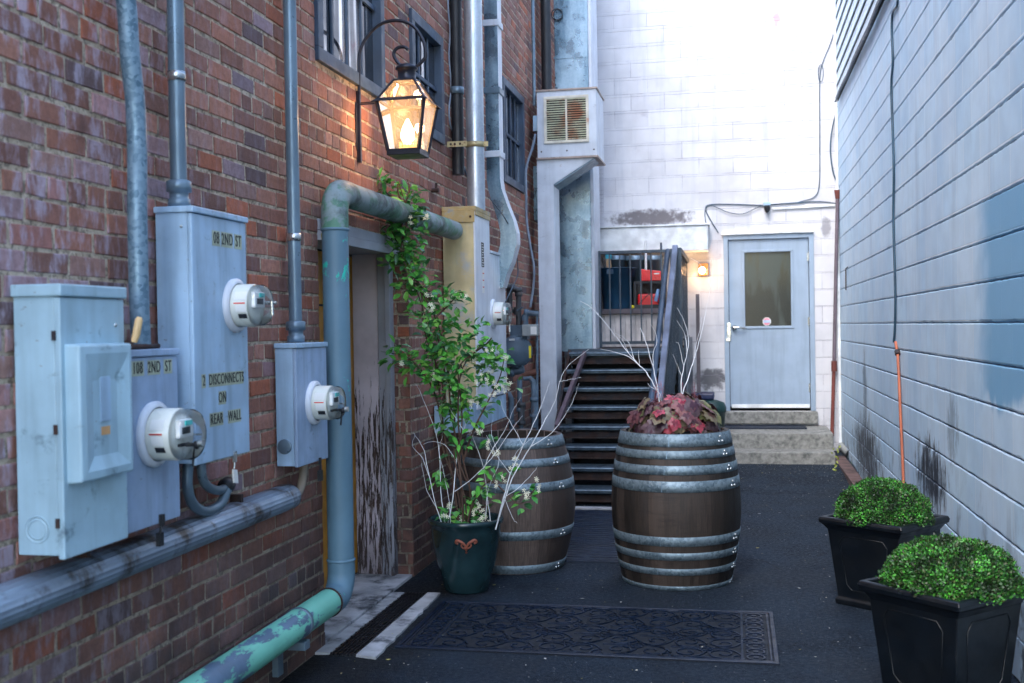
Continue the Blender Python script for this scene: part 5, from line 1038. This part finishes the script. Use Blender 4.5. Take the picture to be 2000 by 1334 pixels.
def leafquad(mb, p, d, nrm, L, W, tint, fold=.25, droop=.15):
    d = d.normalized(); s_ = d.cross(nrm); s_ = s_.normalized() if s_.length > 1e-3 else V(1, 0, 0); n_ = s_.cross(d)
    pts = [(0, 0, 0), (.28, .42, fold*.16), (.62, .46, fold*.18), (1, 0, -droop), (.62, -.46, fold*.18), (.28, -.42, fold*.16), (.3, 0, 0), (.65, 0, -droop*.35)]
    vs = [p + d*(a*L) + s_*(b*W) + n_*(c*L) for a, b, c in pts]; mb.tint = tint
    mb.add(vs, [(0, 6, 1), (6, 7, 2, 1), (7, 3, 2), (0, 5, 6), (6, 5, 4, 7), (7, 4, 3)], True); mb.tint = None
rnd = random.Random(11)
def rv(s=1.): return V(rnd.uniform(-s, s), rnd.uniform(-s, s), rnd.uniform(-s, s))
JG = [(.09, .38, .05), (.05, .26, .045), (.13, .46, .07), (.035, .16, .045), (.20, .50, .08)]
vine = thing('jasmine', pc+V(0, 0, .5), 'flowering jasmine climbing from the teal pot up past the doorway to the mossy pipe', 'climbing plant')
stems = [[(905, 1035), (902, 960), (893, 880), (880, 790), (872, 700), (850, 620), (818, 560), (793, 500), (785, 450), (790, 400), (780, 360)],
         [(915, 1035), (918, 960), (905, 900), (895, 820), (900, 730), (925, 690), (955, 660)], [(898, 1035), (885, 940), (868, 850), (858, 760), (845, 680), (825, 600), (805, 545)],
         [(910, 1035), (925, 980), (955, 940), (985, 960), (1015, 985), (1045, 955)], [(905, 900), (925, 840), (950, 790), (975, 740), (985, 700)], [(868, 850), (850, 770), (820, 720), (790, 695), (765, 690)],
         [(793, 500), (775, 470), (760, 440)], [(790, 400), (760, 380), (735, 362)], [(850, 620), (872, 600), (890, 580)], [(790, 400), (800, 370), (795, 350)], [(905, 1035), (890, 1010), (868, 1000)], [(915, 1035), (935, 1000), (950, 985)]]
sy = lambda i, y: 6.46-(.0 if y > 900 else (900-y)/550*.16)+.05*math.sin(i*2.1+y/90)
mb = MB(); SP = []
for i, s_ in enumerate(stems):
    P_ = bez([onY(sy(i, y), x, y)+(V(0, 0, 0)) for x, y in s_], 5); mb.tube(P_, [max(.003, .0075*(1-k/len(P_)*.7)) for k in range(len(P_))], 7)
    SP.append(P_)
    if i < 3: mb.tube([p+V(.02*math.sin(k*.5), .02*math.cos(k*.45), 0) for k, p in enumerate(P_)], .005, 6)
mb.build('stems', 'bark', vine)
cl = [(742, 362, 24, 20), (762, 372, 22, 14), (792, 372, 24, 24), (800, 400, 24, 26), (815, 420, 22, 20), (790, 430, 32, 60), (765, 455, 26, 44), (800, 465, 32, 60), (780, 490, 30, 50), (765, 510, 20, 20), (800, 515, 30, 50), (815, 540, 28, 42), (795, 555, 26, 34), (838, 575, 26, 34), (875, 575, 24, 26), (895, 590, 18, 14), (830, 610, 30, 42), (850, 640, 28, 38), (870, 610, 22, 20), (775, 692, 26, 28), (800, 715, 24, 24), (820, 700, 26, 30), (845, 690, 28, 36), (870, 680, 26, 30), (900, 650, 28, 30), (930, 645, 24, 20), (935, 680, 26, 28), (965, 690, 20, 18), (975, 710, 18, 14), (900, 700, 30, 40), (870, 725, 30, 44), (900, 745, 28, 34), (935, 730, 24, 24), (960, 745, 20, 16), (850, 740, 22, 22), (885, 775, 24, 26), (915, 785, 22, 20), (865, 800, 18, 14), (895, 815, 20, 16), (935, 800, 18, 12), (955, 780, 16, 8), (870, 835, 18, 12), (900, 865, 16, 9), (925, 830, 14, 8), (860, 935, 20, 14), (875, 945, 12, 6), (880, 1003, 20, 16), (905, 990, 20, 16), (930, 960, 20, 16), (945, 985, 20, 14), (920, 1015, 20, 18), (955, 925, 16, 10), (990, 925, 12, 5), (1030, 968, 18, 12), (1015, 985, 12, 6), (1005, 750, 12, 5), (720, 430, 16, 8), (698, 425, 12, 6), (865, 760, 24, 24), (890, 800, 22, 20), (845, 660, 26, 26), (955, 860, 14, 5), (880, 885, 14, 6), (955, 710, 24, 20), (990, 690, 10, 4)]
mb = MB()
for i, (x, y, r_, n_) in enumerate(cl):
    n_ = int(n_*1.0)
    Y = sy(i, y); c = onY(Y, x, y); rm = r_*Y/FPX
    for k in range(n_):
        o_ = rv(); 
        while o_.length > 1: o_ = rv()
        p = c + V(o_.x*rm, o_.y*rm*1.3, o_.z*rm); d = V(o_.x*.9+rnd.uniform(-.6, .8), -.35+rnd.uniform(-.7, .4), rnd.uniform(-.65, .6)); up = V(rnd.uniform(-.4, .5), -.45+rnd.uniform(-.3, .3), .9)
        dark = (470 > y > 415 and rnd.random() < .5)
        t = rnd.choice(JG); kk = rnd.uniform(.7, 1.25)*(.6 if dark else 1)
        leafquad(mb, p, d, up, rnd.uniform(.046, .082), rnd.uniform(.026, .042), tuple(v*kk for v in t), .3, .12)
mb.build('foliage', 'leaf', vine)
fl = [(838, 578), (833, 602), (848, 600), (842, 605), (890, 575), (905, 578), (955, 722), (945, 735), (960, 742), (975, 715), (985, 695), (930, 745), (845, 727), (853, 735), (780, 705), (790, 700), (962, 765), (972, 757), (985, 760), (925, 790), (915, 845), (935, 840), (950, 865), (958, 882), (970, 885), (925, 705), (955, 690), (1052, 935), (1058, 955), (1030, 970), (1027, 962), (1008, 900), (980, 935), (965, 948), (935, 985), (928, 1000), (942, 1010), (935, 1020), (950, 1015), (870, 1010), (905, 1012), (880, 990), (1002, 910), (990, 760), (995, 745), (930, 1025), (945, 1000), (800, 430), (830, 420)]
mb = MB()
for i, (x, y) in enumerate(fl):
    for j in range(3):
        Y = sy(i, y)-.07; c = onY(Y, x, y)+V(rnd.uniform(-.022, .022), rnd.uniform(-.02, .02), rnd.uniform(-.02, .02)); ax = V(rnd.uniform(-.4, .5), -1, rnd.uniform(-.3, .5)).normalized(); e1 = ax.orthogonal().normalized(); e2 = ax.cross(e1)
        for k in range(5):
            a = k*2*math.pi/5+j; d = (e1*math.cos(a)+e2*math.sin(a)); s_ = ax.cross(d); mb.add([c, c+d*.009+s_*.003, c+d*.0145+s_*.001+ax*.002, c+d*.009-s_*.003], [(0, 1, 2, 3)])
        mb.tube([c, c-ax*.014], .0015, 5)
mb.build('flowers', 'petal', vine)

# bare white painted branches
def twigs(name, origin, specs, label, r0=.006):
    t = []
    mb = MB()
    for Y, r_, pts in specs:
        P_ = bez([onY(Y, *q) for q in pts], 4); n_ = len(P_); P_ = [p+rv(.0022) if 0 < k < n_-1 else p for k, p in enumerate(P_)]
        mb.tube(P_, [max(.0009, r_*.54*(1-.78*k/n_)) for k in range(n_)], 7)
    o_ = mb.build(name, 'whitetwig', loc=origin); tag(o_, label, 'branches'); return o_
TW = [(6.42, .0062, [(868, 1040), (853, 992), (838, 930), (828, 880), (816, 858), (808, 845)]), (6.46, .006, [(872, 1040), (861, 960), (860, 905), (852, 850), (835, 800), (818, 760), (813, 752)]), (6.44, .0075, [(870, 1043), (884, 975), (892, 900), (905, 840), (930, 770), (948, 712)]),
 (6.36, .0085, [(968, 1034), (984, 972), (997, 925), (1022, 870), (1048, 815), (1066, 770), (1073, 745)]), (6.34, .007, [(975, 1010), (1000, 935), (1037, 872), (1060, 830), (1085, 780), (1095, 740), (1112, 712), (1150, 682)]), (6.33, .0045, [(1037, 872), (1072, 850), (1096, 822), (1118, 785), (1131, 748)]), (6.33, .003, [(1092, 745), (1110, 742), (1135, 737)]),
 (6.38, .005, [(888, 960), (925, 932), (960, 895), (985, 860), (1008, 828), (1021, 812)]), (6.4, .005, [(960, 1030), (952, 970), (945, 915), (930, 870), (918, 840)]), (6.42, .0045, [(945, 915), (960, 880), (985, 842), (1003, 800), (1017, 776)]), (6.36, .004, [(984, 972), (1010, 955), (1040, 925), (1050, 910)]), (6.44, .004, [(838, 930), (825, 895), (806, 872), (810, 850)]), (6.45, .0035, [(852, 850), (862, 810), (850, 770), (836, 745)]), (6.45, .0035, [(853, 992), (835, 960), (828, 930), (823, 905)]), (6.4, .0035, [(905, 840), (880, 800), (872, 770)]), (6.38, .003, [(985, 972), (1000, 1010), (1010, 1022)]), (6.36, .0035, [(1022, 870), (1000, 830), (985, 805), (978, 780)]), (6.45, .004, [(892, 900), (870, 870), (846, 862), (826, 868)]), (6.4, .004, [(948, 1010), (955, 950), (975, 900), (960, 850), (962, 820)]), (6.37, .003, [(997, 925), (970, 890), (950, 850)]), (6.4, .0035, [(880, 1035), (878, 985), (868, 930), (858, 880), (865, 850)]), (6.36, .003, [(1000, 900), (1012, 880), (1040, 855)])]
twigs('bare_branches', pc+V(0, 0, .5), TW, 'spray of bare white painted twigs standing in the teal pot among the jasmine')
hc = V(-.385, 6.97, .86)
TW2 = [(6.95, .008, [(1288, 790), (1281, 740), (1272, 705), (1262, 670), (1254, 648), (1251, 640)]), (6.95, .0045, [(1276, 715), (1276, 688), (1283, 670), (1280, 650), (1270, 632)]), (6.94, .007, [(1283, 762), (1262, 727), (1247, 712), (1228, 690), (1205, 660), (1175, 622), (1155, 600), (1133, 588)]), (6.94, .005, [(1247, 712), (1228, 697), (1200, 687), (1172, 681)]), (6.93, .0035, [(1238, 700), (1228, 670), (1212, 655), (1197, 650)]), (6.93, .003, [(1228, 690), (1218, 668), (1208, 655)]), (6.95, .0035, [(1249, 713), (1248, 700), (1247, 684)]),
 (7.0, .008, [(1328, 790), (1334, 765), (1345, 735), (1353, 710), (1362, 680), (1372, 640), (1380, 600), (1388, 560)]), (7.0, .0065, [(1330, 785), (1331, 745), (1336, 715), (1342, 690), (1345, 660), (1335, 625), (1322, 601)]), (7.0, .004, [(1336, 715), (1330, 690), (1326, 672), (1320, 668)]), (7.0, .0038, [(1342, 690), (1338, 655), (1322, 626)]), (7.0, .003, [(1332, 735), (1322, 712), (1314, 692)]), (7.0, .003, [(1353, 710), (1360, 670), (1368, 640), (1370, 620)]), (7.0, .0026, [(1388, 560), (1392, 530), (1390, 505), (1380, 535)]), (7.0, .0022, [(1388, 560), (1380, 535), (1366, 515), (1349, 504)]), (6.95, .004, [(1290, 800), (1290, 770), (1270, 755), (1265, 748)])]
twigs('bare_branches', hc, TW2, 'tall bare white painted twigs rising from the maroon leaved plant in the barrel')
# maroon foliage plant
hu = thing('coral_bells', hc, 'maroon and olive lobed leaf plant in the hooped barrel', 'plant')
HC_ = [(.12, .04, .05), (.18, .06, .065), (.10, .05, .065), (.15, .12, .075), (.20, .15, .085), (.34, .04, .07), (.24, .10, .10), (.12, .07, .09), (.15, .15, .06)]
def maple(mb, c, nrm, up, s_, tint, tint2):
    n_ = nrm.normalized(); u_ = (up-n_*up.dot(n_)).normalized(); r_ = u_.cross(n_)
    pts = []; lob = [(-160, .55), (-142, .80), (-128, .86), (-112, .66), (-96, .82), (-78, .93), (-64, 1.02), (-48, .70), (-36, .86), (-18, .98), (0, 1.18), (18, .98), (36, .86), (48, .70), (64, 1.02), (78, .93), (96, .82), (112, .66), (128, .86), (142, .80), (160, .55)]
    ring = [c+u_*(math.cos(R(a))*k*s_*.55)+r_*(math.sin(R(a))*k*s_*.55)-n_*(s_*k*k*(.06+.10*abs(math.sin(R(a*3.3+s_*900))))) for a, k in lob]
    mid = [c+(p-c)*.5+n_*.03*s_ for p in ring]; base = c-u_*s_*.12; vs = [c]+mid+ring+[base]; n = len(ring)
    mb.tint = tint2; mb.add(vs, [(0, 1+i, 2+i) for i in range(n-1)], True)
    mb.tint = tint; mb.add(vs, [(1+i, 1+n+i, 2+n+i, 2+i) for i in range(n-1)]+[(0, 1+2*n, 1), (0, n, 1+2*n)], True); mb.tint = None
mb = MB()
for i in range(150):
    a = rnd.uniform(0, 2*math.pi); el = rnd.uniform(-.25, 1.0); rr = .22*math.sqrt(max(0, 1-max(0, el)**2))+rnd.uniform(-.05, .07); h = .10+.17*el
    c = hc+V(rr*math.cos(a)+.0, rr*math.sin(a), h+.03); n_ = V(math.cos(a)*.9, math.sin(a)*.9, .55+el*.6)+rv(.5); up = V(math.cos(a), math.sin(a), -.35-.3*(1-el))
    t = rnd.choice(HC_[5:7]+HC_[:2] if el > .55 and rnd.random() < .3 else HC_); kk = rnd.uniform(.8, 1.35)
    maple(mb, c, n_, up, rnd.uniform(.07, .145), tuple(v*kk for v in t), tuple(v*kk*.55 for v in (t[0], t[1]*.6, t[2])))
mb.build('leaves', 'heu', hu)
mb = MB()
for i in range(40): a = rnd.uniform(0, 6.28); mb.tube([hc+V(.03*math.cos(a), .03*math.sin(a), 0), hc+V(.15*math.cos(a), .15*math.sin(a), .13)], .002, 5)
for i in range(9):
    a = rnd.uniform(0, 6.28); b_ = hc+V(.14*math.cos(a), .10*math.sin(a), .2); t_ = b_+V(rnd.uniform(-.03, .05), 0, rnd.uniform(.12, .28)); mb.tube([hc+V(0, 0, .1), b_, t_], .0012, 5)
    for j in range(12): p = b_.lerp(t_, rnd.uniform(.4, 1))+rv(.018); mb.lathe(p, [(0, -.003), (.003, 0), (0, .003)], 5)
mb.build('flower_stalks', simple('pink stalk', (.35, .12, .16), .6, bump=0), hu)
mb = MB(); mb.lathe(hc+V(0, 0, -.04), [(0, 0), (.15, 0), (.19, .12), (.185, .125), (0, .11)], 28); mb.build('nursery_pot', 'black', hu)

# ================================================================== SQUARE PLANTERS WITH BOX DOMES
def planter(name, cx, cy, ang, label, S=.50, Hp=.50):
    t = thing(name, (cx, cy, 0), label, 'planter', 'square black planters'); c_, s_ = math.cos(ang), math.sin(ang)
    W = lambda x, y, z: V(cx+x*c_-y*s_, cy+x*s_+y*c_, z)
    rings = [(.186, .0), (.190, .03), (.178, .045), (.214, Hp-.075), (.224, Hp-.06), (.230, Hp-.05), (.247, Hp-.035), (.25, Hp-.018), (.244, Hp-.003), (.235, Hp), (.215, Hp-.002), (.205, Hp-.02), (.2, Hp-.07)]
    vs = []; sq = [(-1, -1), (1, -1), (1, 1), (-1, 1)]
    k_ = S/.50
    for r_, z in rings:
        for sx, sy_ in sq: vs.append(W(sx*r_*k_, sy_*r_*k_, z))
    mb = MB(); mb.add(vs, [(i*4+j, i*4+(j+1) % 4, (i+1)*4+(j+1) % 4, (i+1)*4+j) for i in range(len(rings)-1) for j in range(4)]+[(3, 2, 1, 0)]); mb.build('planter_body', 'planter', t, bevel=.005)
    for f in range(4):
        a = f*math.pi/2; ca, sa = math.cos(a), math.sin(a); mb = MB()
        def Q(u, z): r_ = (.178+(.214-.178)*(z-.045)/(Hp-.12))*k_+.001; x, y = u*k_, -r_; return W(x*ca-y*sa, x*sa+y*ca, z)
        p8 = [(-.085, .09), (.085, .09), (.115, .12), (.142, Hp-.14), (.118, Hp-.105), (-.118, Hp-.105), (-.142, Hp-.14), (-.115, .12)]
        mb.tube([Q(*p) for p in p8]+[Q(*p8[0])], .0035, 6, False); mb.build('panel_moulding', 'planter', t)
    mb = MB(); mb.poly([W(sx*.2*k_, sy_*.2*k_, Hp-.05) for sx, sy_ in sq]); mb.build('soil', 'soil', t)
    return t
def boxball(cx, cy, z0, rx, rz, n, label, seed):
    rn = random.Random(seed); t = thing('box_shrub', (cx, cy, z0), label, 'shrub', 'clipped box domes'); mb = MB()
    for i in range(n):
        u = rn.uniform(-.12, 1); a = rn.uniform(0, 2*math.pi); q = math.sqrt(max(0, 1-max(u, 0)**2)); k = 1.04+.11*mn.noise(V(math.cos(a)*q*3, math.sin(a)*q*3, u*3+seed))-abs(rn.gauss(0, .08))+(rn.uniform(.02, .09) if rn.random() < .03 else 0)
        n_ = V(q*math.cos(a), q*math.sin(a), u*1.2+.1); p = V(cx+rx*q*math.cos(a)*k, cy+rx*q*math.sin(a)*k, z0+rz*u*k)
        d = n_*.7+V(rn.uniform(-1, 1), rn.uniform(-1, 1), rn.uniform(-.6, 1)); g = rn.uniform(.5, 1.5)*(.25+1.6*max(0, .5+mn.noise(p*14))); tt = rn.choice([(.03, .165, .014), (.02, .115, .012), (.05, .24, .022), (.012, .065, .012), (.06, .09, .025)])
        leafquad(mb, p, d, n_+V(rn.uniform(-.8, .8), rn.uniform(-.8, .8), rn.uniform(-.5, .8)), rn.uniform(.010, .0165), rn.uniform(.0065, .0105), tuple(v*g for v in tt), .2, .05)
    mb.build('foliage', 'boxleaf', t)
    mb = MB(); mb.lathe((cx, cy, z0-.05), [(rx*.80, 0), (rx*.82, .05), (rx*.76, .05+rz*.4), (rx*.5, .05+rz*.7), (0, .05+rz*.80)], 24); mb.build('twiggy_core', simple('core', (.01, .025, .008), .9), t)
planter('square_planter', .81, 6.50, R(-38), 'black square planter by the blue wall, the farther one with its near face in view', .52)
boxball(.81, 6.50, .50, .255, .200, 13000, 'clipped box dome in the farther black planter', 3)
planter('square_planter', .845, 4.86, R(-46), 'black square planter at the lower right corner, nearest the camera', .50)
boxball(.875, 4.87, .50, .262, .180, 15000, 'clipped box dome in the nearest black planter', 9)

# ================================================================== FAR RIGHT CORNER CLUTTER
a, b = onZ(.16, 1636, 862), onZ(.14, 1662, 888)
mb = MB(); d = (b-a).normalized(); mb.tube([a-d*.3, b], .055, 20, False); mb.tube([a-d*.3, b+d*.0005], .047, 20, False); mb.lathe(b-d*.25, [(0, 0), (.046, 0)], 16, d); tag(mb.build('drain_pipe_end', 'pvc'), 'open ended pale plastic pipe lying in the far right corner', 'pipe')
a, b = V(1.10, 12.6, .09), V(1.125, 9.6, .04)
mb = MB(); mb.bar(a, b, .12, .07); tag(mb.build('timber_beam', simple('beam brown', (.10, .06, .055), .8, var=.4)), 'dark brown timber lying along the foot of the blue block wall', 'beam')
mb = MB(); P_ = [onZ(.06, *q) for q in ((1632, 868), (1633, 880), (1640, 895), (1655, 912), (1664, 926), (1668, 940))]; mb.tube(bez(P_, 5), .018, 10); tag(mb.build('hose', simple('grey hose', (.25, .24, .26), .5)), 'grey hose running from the corner along the edge of the asphalt', 'hose')
mb = MB(); c = onZ(.05, 1652, 923); mb.tube([c+V(.10*math.cos(t), .22*math.sin(t), 0) for t in [i*math.pi/10 for i in range(17)]], .011, 8); tag(mb.build('hose_loop', simple('brown hose', (.14, .09, .09), .5)), 'small brown loop of hose on the asphalt near the timber', 'hose')
mb = MB()
for i in range(90):
    x, y = rnd.uniform(1636, 1668), rnd.uniform(900, 922); p = onZ(.05, x, y); d = rv(); d.z = abs(d.z)+.4; leafquad(mb, p, d, rv()+V(0, -.5, .5), rnd.uniform(.03, .07), .018, tuple(v*rnd.uniform(.6, 1.2) for v in (.06, .25, .03)))
tag(mb.build('weeds', 'weed'), 'small green weeds sprouting beside the timber in the far right corner', 'weeds')
mb = MB()
for i in range(14):
    p = onZ(.3, 1632, 880); leafquad(mb, p+V(rnd.uniform(-.03, .03), -.02, rnd.uniform(-.25, .1)), rv(), V(0, -1, .3), .04, .02, (.25, .30, .04))
tag(mb.build('ivy_sprig', 'weed'), 'thin yellow green sprig at the foot of the corner pipe', 'weeds')

# fallen bits on the asphalt
mb = MB(); cols = [(.42, .44, .42), (.5, .48, .40), (.35, .28, .16), (.45, .40, .12), (.5, .5, .5)]
for i in range(1000):
    y = rnd.uniform(4.6, 12.0); x = rnd.uniform(-1.6, 1.05) if i % 2 else rnd.choice((1.12-abs(rnd.gauss(0, .16)), -1.9+abs(rnd.gauss(0, .2))))
    if i % 5 == 0: y, x = 11.95-abs(rnd.gauss(0, .5)), rnd.uniform(-.3, 1.1)
    if my0-.02 < y < my1+.02 and x < mx1+.02 and rnd.random() < .85: continue
    s_ = rnd.uniform(.0018, .0048)*(1.0 if rnd.random() < .95 else 2.4); z = gz(x, y)+.004+(.012 if my0 < y < my1 and x < mx1 else 0); a = rnd.uniform(0, 6.28); mb.tint = rnd.choice(cols)
    mb.add([(x+s_*math.cos(a+k*1.57)*(1 if k % 2 else 1.7), y+s_*math.sin(a+k*1.57)*(1 if k % 2 else 1.7), z+rnd.uniform(0, .004)) for k in range(4)], [(0, 1, 2, 3)])
mb.tint = None
tag(mb.build('litter', mat_leaf('litter', .8)), 'scattered fallen petals, leaf bits and grit on the asphalt', 'litter', kind='stuff')
for o in bpy.data.objects:
    if '_o' in o: del o['_o']
